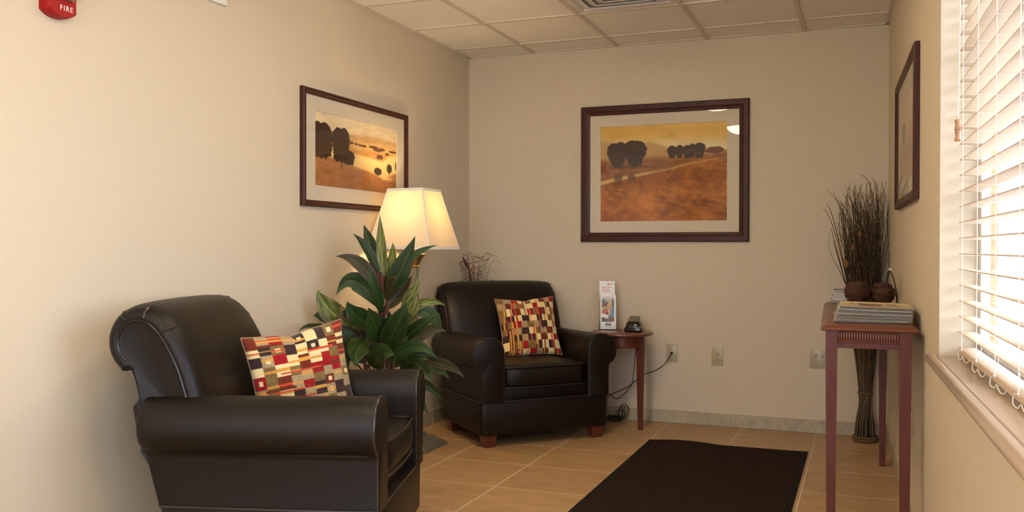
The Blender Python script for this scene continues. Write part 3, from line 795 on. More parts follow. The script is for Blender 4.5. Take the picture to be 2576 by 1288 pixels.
CH_A = (0.690, -3.095, math.radians(16.2 - 90))
CH_B = (0.673, -0.671, math.radians(-44.2 - 90))
ch = make_armchair('armchair', 'dark brown leather rolled-arm armchair in the foreground, its side turned to us')
ch.location = (CH_A[0], CH_A[1], 0); ch.rotation_euler = (0, 0, CH_A[2])
ch.scale = (0.985, 0.975, 1.035)
ch2 = dup(ch, (CH_B[0], CH_B[1], 0), CH_B[2])
ch2.scale = (1.06, 0.885, 1.005)
ch2['label'] = 'dark leather rolled-arm armchair facing us in the far corner beside the round table'

# ------------------------------------------------------------------ patchwork pillows
PAL = dict(red=(150, 22, 26), rust=(112, 44, 26), tan=(164, 140, 104), olive=(124, 98, 56), cream=(228, 203, 150), dark=(58, 40, 38), gold=(206, 148, 66), coral=(196, 72, 46))
def patchwork(seed, turned):
    r = random.Random(seed)
    def cuts(n, jit):
        e = [0.0]; 
        for i in range(n): e.append(e[-1] + 1 + r.uniform(-jit, jit))
        return [x / e[-1] for x in e]
    cols = cuts(9, 0.22)
    lights = ['cream', 'tan', 'cream', 'tan', 'olive']; darks = ['red', 'rust', 'dark', 'red', 'rust', 'dark', 'olive']
    cells = []
    for i in range(9):
        rows = cuts(9, 0.30); off = r.uniform(-0.012, 0.012); cc = []
        for j in range(9):
            nm = r.choice(lights if (i + j) % 2 else darks)
            cc.append((rows[j] + off, rows[j + 1] + off, nm, r.random(), r.choice(['gold', 'coral', 'rust', 'gold', None, None, None]), r.uniform(0.2, 0.7), r.uniform(0.12, 0.24)))
        cells.append(cc)
    bands = [(r.uniform(0.05, 0.95), r.uniform(0.006, 0.013), r.choice(['gold', 'gold', 'coral', 'rust']), r.uniform(0, 0.6), r.uniform(0.25, 0.5)) for _ in range(9)]
    def f(u, v):
        if turned: u, v = v, 1 - u
        c = np.zeros((len(u), 3))
        for i in range(9):
            inc = (u >= cols[i]) & (u <= cols[i + 1])
            for k, (a, b, nm, q, st, so, sw) in enumerate(cells[i]):
                a_ = -1 if k == 0 else a; b_ = 2 if k == 8 else b
                m = inc & (v >= a_) & (v < b_)
                c[m] = PAL[nm]
                if q > 0.93:       # small woven square inside the patch
                    um = (cols[i] + cols[i + 1]) / 2; wm = (cols[i + 1] - cols[i]) * 0.2; vm = (a + b) / 2; hm = (b - a) * 0.2
                    c[m & (np.abs(u - um) < wm) & (np.abs(v - vm) < hm)] = PAL['cream']
                if st: c[m & (np.abs(v - (a + (b - a) * so)) < (b - a) * sw / 2)] = PAL[st]
        for (p, hw, nm, u0, ln) in bands:
            c[(np.abs(v - p) < hw) & (u > u0) & (u < u0 + ln)] = PAL[nm]
        return c + ((fbm(u * 90, v * 90, seed) - .47) * 26)[:, None]
    return f
def make_pillow(name, label, size, thick, func, centre, normal, up):
    t = thing(name, label, 'pillow', centre)
    n = Vector(normal).normalized(); u = Vector(up); u = (u - n * u.dot(n)).normalized(); r = u.cross(n)
    # local x = right, z = up, -y = front
    Rm = Matrix(((r.x, -n.x, u.x), (r.y, -n.y, u.y), (r.z, -n.z, u.z)))
    t.rotation_euler = Rm.to_euler()
    h = size / 2; N = 130
    a = np.linspace(-1, 1, N + 1); U, V = np.meshgrid(a, a)
    def shape(sign):
        pin = 0.085
        X = U * h * (1 - pin * (1 - V ** 2) * np.abs(U) ** 2 ); Z = -V * h * (1 - pin * (1 - U ** 2) * np.abs(V) ** 2)
        Z = Z - 0.012 * (V < 0) * np.exp(-((U + 0.05) / 0.22) ** 2) * V * V
        d = (np.clip(1 - U ** 2, 0, 1) * np.clip(1 - V ** 2, 0, 1)) ** 0.42 * thick / 2
        wr = (fbm(U * 2.2 + 5, V * 2.2 + sign, 77) - 0.47) * 0.03 * np.clip(d / (thick / 2), 0, 1)
        rad = np.sin((np.arctan2(V, U)) * 14) * 0.0022 * np.clip((np.maximum(np.abs(U), np.abs(V)) - 0.55) / 0.3, 0, 1) * (np.maximum(np.abs(U), np.abs(V)) < 0.985)
        Y = -(d + wr + rad) * sign
        return np.stack([X, Y, Z], -1).reshape(-1, 3)
    for nm, sg in (('front_cover', 1), ('back_cover', -1)):
        fs = []
        for j in range(N):
            for i in range(N):
                q = j * (N + 1) + i
                fs.append((q, q + N + 1, q + N + 2, q + 1) if sg > 0 else (q, q + 1, q + N + 2, q + N + 1))
        me = bpy.data.meshes.new(nm); me.from_pydata(shape(sg).tolist(), [], fs)
        set_col(me, func(((U + 1) / 2).ravel(), ((V + 1) / 2).ravel()))
        for p in me.polygons: p.use_smooth = True
        link_mesh(nm, me, M['fabric'], t)
    P = shape(0.0).reshape(N + 1, N + 1, 3)
    edge = [P[0, i] for i in range(0, N, 3)] + [P[i, N] for i in range(0, N, 3)] + [P[N, i] for i in range(N, 0, -3)] + [P[i, 0] for i in range(N, 0, -3)]
    MB().tube([tuple(p) for p in edge], 0.0028, 5, closed=True).build('seam', M['seam'], t, smooth=60)
    return t
rot = math.radians(7.5)
make_pillow('throw_pillow', 'patchwork pillow of red, cream and tan squares on the foreground armchair', 0.415, 0.15, patchwork(11, False),
            (0.614, -2.994, 0.648), (0.79, -0.603, 0.16), (-0.165, -0.05, 0.98))
make_pillow('throw_pillow', 'patchwork pillow of small red and tan squares on the far corner armchair', 0.40, 0.14, patchwork(29, True),
            (0.680, -0.583, 0.666), (0.58, -0.74, 0.40), (-0.022, -0.02, 1.0))

# ================================================================== FLOOR LAMP
LX, LY = 0.225, -1.292
lp = thing('floor_lamp', 'lit floor lamp with a square cream shade behind the leafy plant', 'lamp', (LX, LY, 0))
def frus(mb, a, z0, b, z1):
    A = [(-a, -a), (a, -a), (a, a), (-a, a)]; B = [(-b, -b), (b, -b), (b, b), (-b, b)]
    return mb.hexa(A, z0, B, z1)
bmx = MB(); frus(bmx, 0.148, 0.0, 0.148, 0.012); frus(bmx, 0.148, 0.012, 0.085, 0.060); frus(bmx, 0.06, 0.060, 0.05, 0.085); frus(bmx, 0.035, 0.085, 0.026, 0.11)
bmx.build('base', M['pewter'], lp, smooth=0, bevel=0.0015)
pm = MB(); frus(pm, 0.021, 0.10, 0.021, 1.06)
pm.build('pole', M['pewter'], lp, smooth=0, bevel=0.003)
MB().lathe([(0.001, 1.055), (0.028, 1.058), (0.030, 1.066), (0.024, 1.072), (0.034, 1.085), (0.05, 1.115), (0.064, 1.128), (0.066, 1.136), (0.060, 1.140), (0.02, 1.140), (0.016, 1.21), (0.001, 1.21)], 24, cap=False).build('socket_cup', M['brass'], lp)
MB().lathe([(0.001, 1.21), (0.016, 1.215), (0.030, 1.25), (0.034, 1.29), (0.026, 1.325), (0.001, 1.340)], 20, cap=False).build('bulb', M['bulb'], lp)
SB, ST, SZ0, SZ1 = 0.198, 0.114, 1.172, 1.512
mb = MB()
c4 = [(-1, -1), (1, -1), (1, 1), (-1, 1)]
sh = None
for i in range(4):
    a, b = c4[i], c4[(i + 1) % 4]
    pn = MB().add([(a[0] * SB, a[1] * SB, SZ0), (b[0] * SB, b[1] * SB, SZ0), (b[0] * ST, b[1] * ST, SZ1), (a[0] * ST, a[1] * ST, SZ1)], [(0, 1, 2, 3)])
    o = pn.build('shade_panel', M['shade'], lp, smooth=0)
    so_ = o.modifiers.new('solid', 'SOLIDIFY'); so_.thickness = 0.002; so_.offset = 1
    MB().tube([(b[0] * SB, b[1] * SB, SZ0), (b[0] * ST, b[1] * ST, SZ1)], 0.0042, 6).build('shade_trim', M['shade_trim'], o)
    for z, s in ((SZ0, SB), (SZ1, ST)):
        k = s + 0.0025
        d = 0.007
        MB().hexa([(a[0] * (k - 0.0015), a[1] * (k - 0.0015)), (b[0] * (k - 0.0015), b[1] * (k - 0.0015)), (b[0] * (k + 0.0015), b[1] * (k + 0.0015)), (a[0] * (k + 0.0015), a[1] * (k + 0.0015))], z - d, [(a[0] * (k - 0.0035), a[1] * (k - 0.0035)), (b[0] * (k - 0.0035), b[1] * (k - 0.0035)), (b[0] * (k - 0.0005), b[1] * (k - 0.0005)), (a[0] * (k - 0.0005), a[1] * (k - 0.0005))], z + d).build('shade_trim', M['shade_trim'], o, smooth=0)
hr = MB()
for (x0, y0), (x1, y1) in (((-ST, -ST), (ST, ST)), ((-ST, ST), (ST, -ST))):
    hr.tube([(x0, y0, SZ1 - 0.01), (0, 0, SZ1 - 0.025), (x1, y1, SZ1 - 0.01)], 0.002, 5)
hr.tube([(0.02, 0, 1.2), (0.05, 0, 1.3), (0.03, 0, 1.46), (0, 0, 1.487)], 0.002, 5); hr.tube([(-0.02, 0, 1.2), (-0.05, 0, 1.3), (-0.03, 0, 1.46), (0, 0, 1.487)], 0.002, 5)
hr.build('harp', M['brass'], lp)
ld = bpy.data.lights.new('lamp_bulb_light', 'POINT'); ld.energy = LAMPW; ld.color = (1.0, 0.70, 0.36); ld.shadow_soft_size = 0.03
lo = bpy.data.objects.new('lamp_bulb_light', ld); COL.objects.link(lo); lo.parent = lp; lo.location = (0, 0, 1.375)

# ================================================================== LEAFY PLANT
PLANT_AT = (0.386, -1.958, 0.0)
LEAVES = [
[[0.009,0.006,1.026],[-0.004,0.002,1.193],[-0.011,0.001,1.343],0.051,1],
[[-0.022,-0.006,1.048],[-0.069,0.009,1.182],[-0.119,0.022,1.294],0.069,0],
[[-0.011,-0.002,1.048],[-0.064,-0.043,1.171],[-0.113,-0.094,1.245],0.049,0],
[[-0.016,-0.005,0.959],[-0.094,-0.066,1.093],[-0.194,-0.126,1.13],0.069,2],
[[0.027,0.012,0.937],[0.111,0.014,1.071],[0.177,0.031,1.234],0.102,0],
[[0.046,0.02,0.993],[0.12,0.104,1.126],[0.227,0.179,1.187],0.042,0],
[[-0.011,-0.003,0.865],[-0.12,-0.066,1.004],[-0.185,-0.136,0.934],0.093,0],
[[0.015,0.007,0.859],[0.078,0.053,0.942],[0.12,0.103,1.03],0.08,2],
[[0.098,0.039,0.871],[0.159,0.042,0.944],[0.185,0.053,1.027],0.062,1],
[[0.088,0.034,0.771],[0.168,0.013,0.847],[0.196,0.014,0.935],0.067,1],
[[-0.15,-0.059,0.77],[-0.226,-0.142,0.862],[-0.263,-0.187,0.959],0.111,1],
[[-0.14,-0.055,0.759],[-0.197,-0.055,0.835],[-0.24,-0.039,0.878],0.056,1],
[[-0.046,-0.018,0.776],[-0.082,-0.118,0.832],[-0.102,-0.168,0.905],0.102,0],
[[0.0,-0.001,0.704],[0.027,-0.118,0.792],[0.038,-0.199,0.879],0.116,0],
[[0.006,0.001,0.643],[0.131,-0.078,0.781],[0.192,-0.095,0.905],0.12,0],
[[-0.088,-0.035,0.781],[-0.117,-0.153,0.831],[-0.147,-0.219,0.785],0.058,2],
[[-0.066,-0.028,0.593],[-0.149,-0.102,0.697],[-0.192,-0.14,0.786],0.116,0],
[[-0.077,-0.031,0.687],[-0.034,-0.187,0.661],[-0.007,-0.241,0.588],0.107,0],
[[0.089,0.034,0.684],[0.218,-0.001,0.778],[0.324,0.02,0.845],0.064,0],
[[0.098,0.039,0.826],[0.212,0.084,0.893],[0.298,0.139,0.874],0.047,1],
[[0.14,0.055,0.849],[0.234,0.114,0.819],[0.26,0.144,0.709],0.069,0],
[[0.037,0.013,0.57],[0.179,0.005,0.672],[0.307,0.022,0.615],0.073,0],
[[0.048,0.017,0.557],[0.171,0.044,0.62],[0.319,0.091,0.586],0.067,0],
[[0.13,0.049,0.593],[0.322,0.06,0.584],[0.438,0.062,0.519],0.053,2],
[[0.141,0.053,0.565],[0.254,-0.01,0.557],[0.303,-0.034,0.506],0.069,0],
[[0.182,0.069,0.554],[0.256,0.12,0.546],[0.317,0.143,0.495],0.051,0],
[[0.121,0.044,0.426],[0.212,0.036,0.372],[0.252,0.03,0.329],0.04,0],
[[-0.04,-0.018,0.559],[0.061,-0.106,0.64],[0.141,-0.118,0.64],0.122,0],
[[-0.159,-0.065,0.559],[-0.207,-0.061,0.629],[-0.241,-0.042,0.693],0.078,0],
[[-0.264,-0.104,0.77],[-0.232,-0.306,0.784],[-0.152,-0.511,0.782],0.033,0],
[[-0.212,-0.083,0.776],[-0.291,-0.092,0.819],[-0.349,-0.094,0.82],0.062,0],
[[0.036,0.016,0.96],[-0.005,0.054,1.058],[-0.015,0.083,1.142],0.038,2],
[[0.063,0.023,0.632],[0.123,0.015,0.69],[0.169,0.012,0.733],0.033,1],
[[0.022,0.007,0.587],[-0.088,-0.003,0.717],[-0.174,-0.004,0.793],0.093,0],
[[-0.015,-0.006,0.748],[-0.114,0.009,0.777],[-0.198,0.008,0.803],0.067,2],
[[0.058,0.021,0.615],[0.037,0.035,0.724],[0.089,0.057,0.814],0.1,0],
[[-0.01,-0.005,0.67],[0.051,-0.034,0.753],[0.085,-0.073,0.855],0.098,0],
[[-0.004,-0.004,0.57],[-0.113,0.008,0.631],[-0.223,-0.003,0.594],0.078,0],
[[0.005,0.003,0.926],[-0.057,0.044,1.024],[-0.131,0.059,1.102],0.067,0],
[[0.026,0.011,0.882],[0.037,0.081,0.968],[0.028,0.121,1.08],0.067,0],
]
pl = thing('potted_plant', 'tall leafy green potted plant between the near armchair and the lamp', 'plant', PLANT_AT)
MB().lathe([(0.001, 0.0), (0.105, 0.0), (0.112, 0.01), (0.140, 0.24), (0.150, 0.25), (0.150, 0.275), (0.138, 0.275), (0.134, 0.25), (0.001, 0.245)], 32, cap=False).build('pot', M['pot'], pl)
MB().lathe([(0.001, 0.262), (0.07, 0.258), (0.132, 0.248), (0.132, 0.24), (0.001, 0.24)], 24, cap=False).build('soil', M['soil'], pl)
for (dx, dy, tx, ty, tz, r0) in ((0.0, 0.0, 0.0, 0.0, 1.04, 0.013), (0.05, 0.01, 0.03, 0.012, 0.93, 0.010), (-0.05, -0.02, -0.10, -0.05, 0.76, 0.010), (0.03, -0.03, 0.09, 0.03, 0.78, 0.009), (-0.02, 0.04, -0.01, 0.02, 0.9, 0.009)):
    MB().tube(bez((dx, dy, 0.24), ((dx + tx) / 2 * 0.7, (dy + ty) / 2, tz * 0.55), (tx, ty, tz), 8), [r0 - i * r0 * 0.05 for i in range(9)], 7).build('stem', M['stem'], pl)
def leaf(p0, p1, p2, w, kind, k):
    r = random.Random(k * 13 + 5)
    n = 12
    mid = Vector(p1) * 2 - (Vector(p0) + Vector(p2)) / 2
    c = bez(p0, mid, p2, n)
    view = Vector((0.48, -0.85, 0.25))
    cols, vs = [], []
    G = np.array([(43, 65, 27), (96, 114, 48), (58, 58, 32)][kind], float) * r.uniform(0.85, 1.15)
    rib = np.array([(72, 88, 48), (176, 156, 96), (96, 56, 40)][kind], float)
    edge = np.array([(60, 58, 34), (120, 96, 52), (104, 56, 42)][kind], float)
    tw = r.uniform(-0.5, 0.5)
    for i, p in enumerate(c):
        tt = i / n
        tg = (c[min(i + 1, n)] - c[max(i - 1, 0)]).normalized()
        side = tg.cross(view)
        if side.length < 1e-3: side = Vector((1, 0, 0))
        side.normalize(); nn = side.cross(tg).normalized()
        a = tw * (0.3 + 0.7 * tt)
        side, nn = side * math.cos(a) + nn * math.sin(a), nn * math.cos(a) - side * math.sin(a)
        prof = (math.sin(PI * min(1, (tt * 0.96 + 0.03)) ** 0.78)) ** 1.12 * 1.06 if tt < 1 else 0.0
        hw = max(w / 2 * prof, 0.0035 if tt < 0.9 else 0.0006)
        for s in (-1, -0.78, -0.4, -0.08, 0, 0.08, 0.4, 0.78, 1):
            wav = 0.07 * hw * math.sin(tt * 17 + s * 2 + k) * abs(s)
            vs.append(p + side * (hw * s) + nn * (hw * (0.34 * abs(s) - 0.10 * s * s) + wav))
            q = abs(s)
            vein = 0.5 + 0.5 * math.sin(tt * 60 - q * 9)
            cc = rib if q < 0.05 else (G * (0.86 + 0.24 * vein) if q < 0.9 else edge)
            if kind == 1 and 0.1 < q < 0.9: cc = G * 0.62 + rib * 0.38 * vein
            cols.append(np.clip(cc * (0.92 + 0.16 * r.random()), 0, 255))
    fs = [(i * 9 + j, i * 9 + j + 1, (i + 1) * 9 + j + 1, (i + 1) * 9 + j) for i in range(n) for j in range(8)]
    me = bpy.data.meshes.new('leaf'); me.from_pydata([v[:] for v in vs], [], fs); set_col(me, np.array(cols))
    for p in me.polygons: p.use_smooth = True
    link_mesh('leaf', me, M['leaf'], pl)
    so = Vector(p0); ax_ = Vector((so.x * 0.15, so.y * 0.15, max(0.3, so.z - 0.12 - 0.6 * math.hypot(so.x, so.y))))
    MB().tube(bez(ax_, (ax_ + so) / 2 + Vector((0, 0, -0.015)), so, 4), [0.0055, 0.005, 0.0045, 0.004, 0.0035], 5).build('stalk', M['stem'], pl)
LEAVES += [
    [[0.03, 0.0, 0.90], [0.10, -0.07, 1.00], [0.15, -0.12, 1.02], 0.055, 2], [[-0.03, 0.01, 0.90], [-0.13, 0.05, 0.99], [-0.20, 0.08, 0.99], 0.055, 0],
    [[0.01, -0.02, 0.84], [0.02, -0.10, 0.97], [0.0, -0.13, 1.07], 0.06, 0], [[0.05, 0.03, 0.62], [0.20, 0.10, 0.74], [0.30, 0.14, 0.74], 0.07, 2],
    [[-0.08, -0.03, 0.58], [-0.20, -0.14, 0.66], [-0.28, -0.20, 0.62], 0.075, 0], [[0.10, 0.02, 0.55], [0.22, -0.06, 0.60], [0.32, -0.10, 0.55], 0.06, 0],
    [[-0.10, -0.04, 0.72], [-0.19, -0.13, 0.74], [-0.26, -0.20, 0.69], 0.07, 2], [[0.06, 0.0, 0.72], [0.15, -0.07, 0.82], [0.23, -0.10, 0.83], 0.07, 0],
    [[0.0, 0.06, 0.6], [0.04, 0.20, 0.72], [0.08, 0.30, 0.74], 0.08, 0], [[-0.06, 0.05, 0.65], [-0.14, 0.18, 0.78], [-0.18, 0.27, 0.82], 0.08, 0],
    [[0.02, 0.02, 1.0], [0.06, 0.0, 1.12], [0.075, -0.02, 1.20], 0.045, 1], [[0.12, 0.05, 0.50], [0.20, 0.12, 0.46], [0.28, 0.15, 0.38], 0.05, 0]]
for k, (p0, p1, p2, w, kind) in enumerate(LEAVES): leaf(p0, p1, p2, w, kind, k)

# ================================================================== ROUND END TABLE and what stands on it
TX, TY, TZ = 1.222, -0.292, 0.63
et = thing('end_table', 'small round cherry wood end table beside the far armchair', 'table', (TX, TY, 0))
MB().lathe([(0.001, TZ - 0.022), (0.186, TZ - 0.022), (0.198, TZ - 0.018), (0.204, TZ - 0.011), (0.203, TZ - 0.004), (0.196, TZ), (0.001, TZ)], 56, cap=False).build('top', M['cherry_flat'], et)
MB().lathe([(0.150, TZ - 0.022), (0.150, TZ - 0.086), (0.153, TZ - 0.088), (0.153, TZ - 0.096), (0.140, TZ - 0.096), (0.138, TZ - 0.022)], 56, cap=False).build('apron', M['cherry'], et)
for ang in (-4, 168, 212):
    a = math.radians(ang)
    lm = MB(); frus(lm, 0.014, 0.0, 0.024, TZ - 0.022)
    lm.build('leg', M['cherry'], et, (0.128 * math.cos(a), 0.128 * math.sin(a), 0), (0, 0, a), smooth=0, bevel=0.002)

def cover_front(u, v):
    c = np.full((len(u), 3), 236.0)
    ph = (u > .09) & (u < .90) & (v > .05) & (v < .79)
    c[ph] = (196, 182, 160)
    c = np.where((ph & (v < .12))[:, None], np.array([206, 204, 200.]), c)
    def el(c, x, y, rx, ry, col): return put(c, (((u - x) / rx) ** 2 + ((v - y) / ry) ** 2 < 1) & ph, col)
    c = el(c, .80, .25, .07, .13, (70, 78, 50)); c = el(c, .22, .19, .13, .07, (84, 124, 150)); c = el(c, .22, .29, .12, .10, (120, 62, 44)); c = el(c, .45, .30, .14, .10, (70, 44, 34))
    c = el(c, .55, .32, .13, .10, (204, 158, 104)); c = el(c, .30, .40, .12, .06, (196, 176, 96)); c = el(c, .36, .53, .26, .12, (188, 74, 30)); c = el(c, .62, .44, .16, .09, (204, 140, 96)); c = el(c, .78, .55, .20, .18, (92, 140, 170))
    c = el(c, .55, .50, .10, .10, (222, 170, 124)); c = el(c, .45, .57, .07, .07, (80, 38, 28)); c = el(c, .60, .73, .30, .10, (120, 82, 52)); c = el(c, .20, .72, .14, .08, (96, 56, 42))
    c = put(c, ph & (np.abs(v - (.62 + .12 * (u - .3))) < .055) & (u > .11) & (u < .52), (232, 228, 220))
    c = put(c, ph & (v > .76) & (u < .5), (50, 40, 36))
    lg = (u > .34) & (u < .70) & (v > .815) & (v < .895)
    c[lg] = (60, 80, 122); c[lg & (v > .868)] = (150, 60, 60); c[lg & (np.abs(v - .84) < .008) & (np.abs(u - .52) < .08)] = (220, 225, 235)
    c[(np.abs(v - .945) < .006) & (u > .34) & (u < .70)] = (150, 160, 170)
    return c
def cover_rear(u, v):
    c = np.full((len(u), 3), 232.0)
    c[(u > .52) & (u < .66) & (v > .055) & (v < .085)] = (206, 60, 50); c[(u > .70) & (u < .92) & (np.abs(v - .065) < .008)] = (150, 130, 128)
    for y, x1 in ((.135, .82), (.175, .62), (.215, .72)):
        c[(np.abs(v - y) < .008) & (u > .14) & (u < x1) & (vnoise(u * 38, u * 0 + y * 90, 4) > .22)] = (214, 86, 76)
    m = (((u - .76) / .13) ** 2 + ((v - .44) / .12) ** 2 < 1) | ((np.abs(u - .76) < .10) & (v > .40) & (v < .60)) | (((u - .92) / .07) ** 2 + ((v - .52) / .06) ** 2 < 1)
    m &= fbm(u * 20, v * 40, 8) > 0.30
    c[m] = (66, 60, 54)
    return c
HX, HY = 1.103, -0.205
yawH = math.radians(14)
bh = thing('brochure_holder', 'clear acrylic two-tier brochure holder on the round end table', 'holder', (HX, HY, TZ), yawH)
def sheet(name, x0, x1, prof, m, parent, th=0.002):
    return MB().loft([[(x0, y, z) for y, z in prof] + [(x0, y + th, z) for y, z in reversed(prof)], [(x1, y, z) for y, z in prof] + [(x1, y + th, z) for y, z in reversed(prof)]]).build(name, m, parent, smooth=0)
sheet('front_pocket', -0.056, 0.056, [(-0.022, 0.004), (-0.022, 0.012), (-0.014, 0.05)], M['acrylic'], bh)
sheet('divider', -0.060, 0.060, [(0.010, 0.004), (0.018, 0.20)], M['acrylic'], bh)
sheet('back', -0.060, 0.060, [(0.036, 0.004), (0.052, 0.27)], M['acrylic'], bh)
MB().box(-0.060, 0.060, -0.024, 0.040, 0.0, 0.004).build('base', M['acrylic'], bh, smooth=0)
for s in (-1, 1): MB().add([(s * 0.060, -0.020, 0.004), (s * 0.060, 0.036, 0.004), (s * 0.060, 0.050, 0.25), (s * 0.060, 0.016, 0.12)], [(0, 1, 2, 3)]).build('side', M['acrylic'], bh, smooth=0)
def brochure(label, w, h, func, lx, ly, z0, lean):
    x = HX + lx * math.cos(yawH) - ly * math.sin(yawH); y = HY + lx * math.sin(yawH) + ly * math.cos(yawH)
    t = thing('brochure', label, 'brochure', (x, y, z0), yawH); t.rotation_euler = (lean, 0, yawH)
    MB().box(-w / 2, w / 2, 0.0, 0.009, 0, h).build('pages', M['paper'], t, smooth=0)
    panel('cover', w, h, func, 70, 150, M['gloss_print'], t, (0, -0.0004, h / 2))
brochure('white leaflet with a photo of people reading, front of the clear holder', 0.104, 0.228, cover_front, 0.004, -0.016, TZ + 0.006, -0.05)
brochure('white leaflet with red heading standing behind the photo leaflet in the holder', 0.102, 0.318, cover_rear, -0.004, 0.022, TZ + 0.006, -0.05)
# thin clear sheet leaning beside the holder
cs = thing('acrylic_sheet', 'thin clear plastic sheet standing left of the brochure holder', 'sheet', (1.052, -0.262, TZ), 0.1)
sheet('panel', -0.018, 0.018, [(0.0, 0.0), (0.02, 0.24)], M['acrylic'], cs, 0.003)

dv = thing('desk_device', 'small glossy black stepped device on the round end table', 'device', (1.300, -0.268, TZ), 0.05)
MB().rbox(-0.058, 0.058, -0.055, 0.055, 0.0, 0.030, 0.010, 3).build('base', M['black'], dv)
MB().loft([[(x * s, y * s, z) for x, y in ((-0.05, -0.045), (-0.03, -0.052), (0.03, -0.052), (0.05, -0.045), (0.05, 0.045), (-0.05, 0.045))] for s, z in ((1.0, 0.028), (0.97, 0.045), (0.80, 0.062), (0.66, 0.068))]).build('body', M['black'], dv, smooth=35)
MB().loft([[(x * s, y * s + o, z) for x, y in ((-0.034, -0.030), (0.034, -0.030), (0.034, 0.034), (-0.034, 0.034))] for s, z, o in ((1.0, 0.064, 0), (0.95, 0.085, 0.004), (0.80, 0.098, 0.006), (0.72, 0.100, 0.006))]).build('top_cap', M['grey_cap'], dv, smooth=0, bevel=0.002)
for x in (-0.018, 0.012): MB().box(x, x + 0.022, -0.0565, -0.0535, 0.034, 0.038).build('chrome_mark', M['chrome'], dv, smooth=0)

# cables
def cord(name, label, pts, r, n=6, bulbs=None):
    t = MB().tube(spline(pts, 6), r, n)
    return tag(t.build(name, M['cable'], smooth=60), label, 'cord')
pc = thing('power_cord', 'black cord hanging from the blank wall plate behind the round table', 'cord', (1.494, -0.010, 0.470))
P0 = Vector((1.494, -0.010, 0.470))
cp = [(1.494, -0.026, 0.468), (1.480, -0.034, 0.440), (1.446, -0.036, 0.393), (1.39, -0.045, 0.352), (1.318, -0.05, 0.322), (1.244, -0.06, 0.266), (1.202, -0.07, 0.230), (1.105, -0.08, 0.183), (1.061, -0.09, 0.143), (1.02, -0.10, 0.085), (0.99, -0.11, 0.02), (0.95, -0.11, 0.005)]
MB().tube(spline([Vector(p) - P0 for p in cp], 6), 0.0030, 6).build('cable', M['cable'], pc, smooth=60)
MB().tube([(0, 0.0, 0.0), (0, -0.010, 0), (-0.004, -0.02, -0.006)], [0.009, 0.007, 0.0038], 8).build('plug', M['cable'], pc, smooth=60)
cord('device_cord', 'black cord looping down behind the round table leg', [(1.275, -0.06, 0.60), (1.258, -0.07, 0.45), (1.253, -0.10, 0.312), (1.237, -0.10, 0.247), (1.177, -0.10, 0.179), (1.144, -0.10, 0.156), (1.105, -0.10, 0.169), (1.069, -0.10, 0.205), (1.04, -0.11, 0.26)], 0.0028)
rr = random.Random(5)
coil = []
for k in range(7):
    for q in range(9):
        a = 2 * PI * q / 9 + rr.uniform(-.1, .1)
        coil.append((1.115 + 0.055 * math.cos(a) * rr.uniform(.75, 1.15), -0.105 + 0.040 * math.sin(a) * rr.uniform(.7, 1.1), 0.005 + 0.0045 * k + rr.uniform(0, .006)))
for k in range(5):
    sx_, sz_, ox_ = [(0.022, 0.050, 0.0), (0.030, 0.056, 0.008), (0.016, 0.040, -0.012), (0.026, 0.046, 0.018), (0.034, 0.030, -0.02)][k]
    for q in range(9):
        a = 2 * PI * q / 9 - 1.6
        coil.append((1.165 + ox_ + sx_ * math.cos(a) + 0.25 * sz_ * math.sin(a), -0.062 + 0.008 * k - 0.02 * math.sin(a), 0.009 + sz_ * (1 + math.sin(a))))
cord('coiled_cord', 'tangled coil of black cord on the floor beside the far armchair', coil, 0.0022, 5)

# wall plates
def outlet(label, loc, rotz, gangs=1, blank=False, name='wall_outlet'):
    t = thing(name, label, 'outlet', loc, rotz)
    w = 0.037 + 0.023 * (gangs - 1)
    MB().rbox(-w, w, -0.007, 0, -0.058, 0.058, 0.003, 2).build('plate', M['plate'], t)
    if blank:
        for z in (-0.042, 0.042): MB().lathe([(0.001, 0), (0.0035, 0), (0.003, 0.0012), (0.001, 0.0012)], 10, cap=False).build('screw', M['plate'], t, (0, -0.007, z), (PI / 2, 0, 0))
        return t
    for gk in range(gangs):
        cx = 0 if gangs == 1 else (-0.023 + 0.046 * gk)
        for z in (0.0195, -0.0195):
            pts = []
            for k in range(20):
                a = 2 * PI * k / 20; pts.append((0.0172 * math.cos(a), max(-0.0135, min(0.0135, 0.0172 * math.sin(a)))))
            rc = MB().loft([[(a, -0.006, b) for a, b in pts], [(a, -0.0088, b) for a, b in pts], [(a * 0.94, -0.0094, b * 0.94) for a, b in pts]]).build('receptacle', M['recept'], t, (cx, 0, z), smooth=30)
            for (x0, x1, z0, z1) in ((-0.0078, -0.0052, -0.001, 0.0085), (0.0052, 0.0074, 0.000, 0.0078), (-0.0028, 0.0028, -0.0098, -0.0050)):
                MB().box(x0, x1, -0.0098, -0.0090, z0, z1).build('slot', M['slot'], rc, smooth=0)
        MB().lathe([(0.001, 0), (0.003, 0), (0.0026, 0.0012), (0.001, 0.0012)], 10, cap=False).build('screw', M['recept'], t, (cx, -0.007, 0), (PI / 2, 0, 0))
    return t
outlet('blank almond wall plate with a black cord coming out of it', (1.494, 0, 0.469), 0, blank=True, name='wall_plate')
outlet('almond double outlet at mid back wall, right of the blank plate', (1.795, 0, 0.457), 0)
outlet('wide almond four-socket outlet on the back wall by the hall table leg', (2.434, 0, 0.472), 0, gangs=2)
outlet('almond outlet on the window wall under the hall table', RW(1.81, 0, 0.43), RZ_RIGHT)

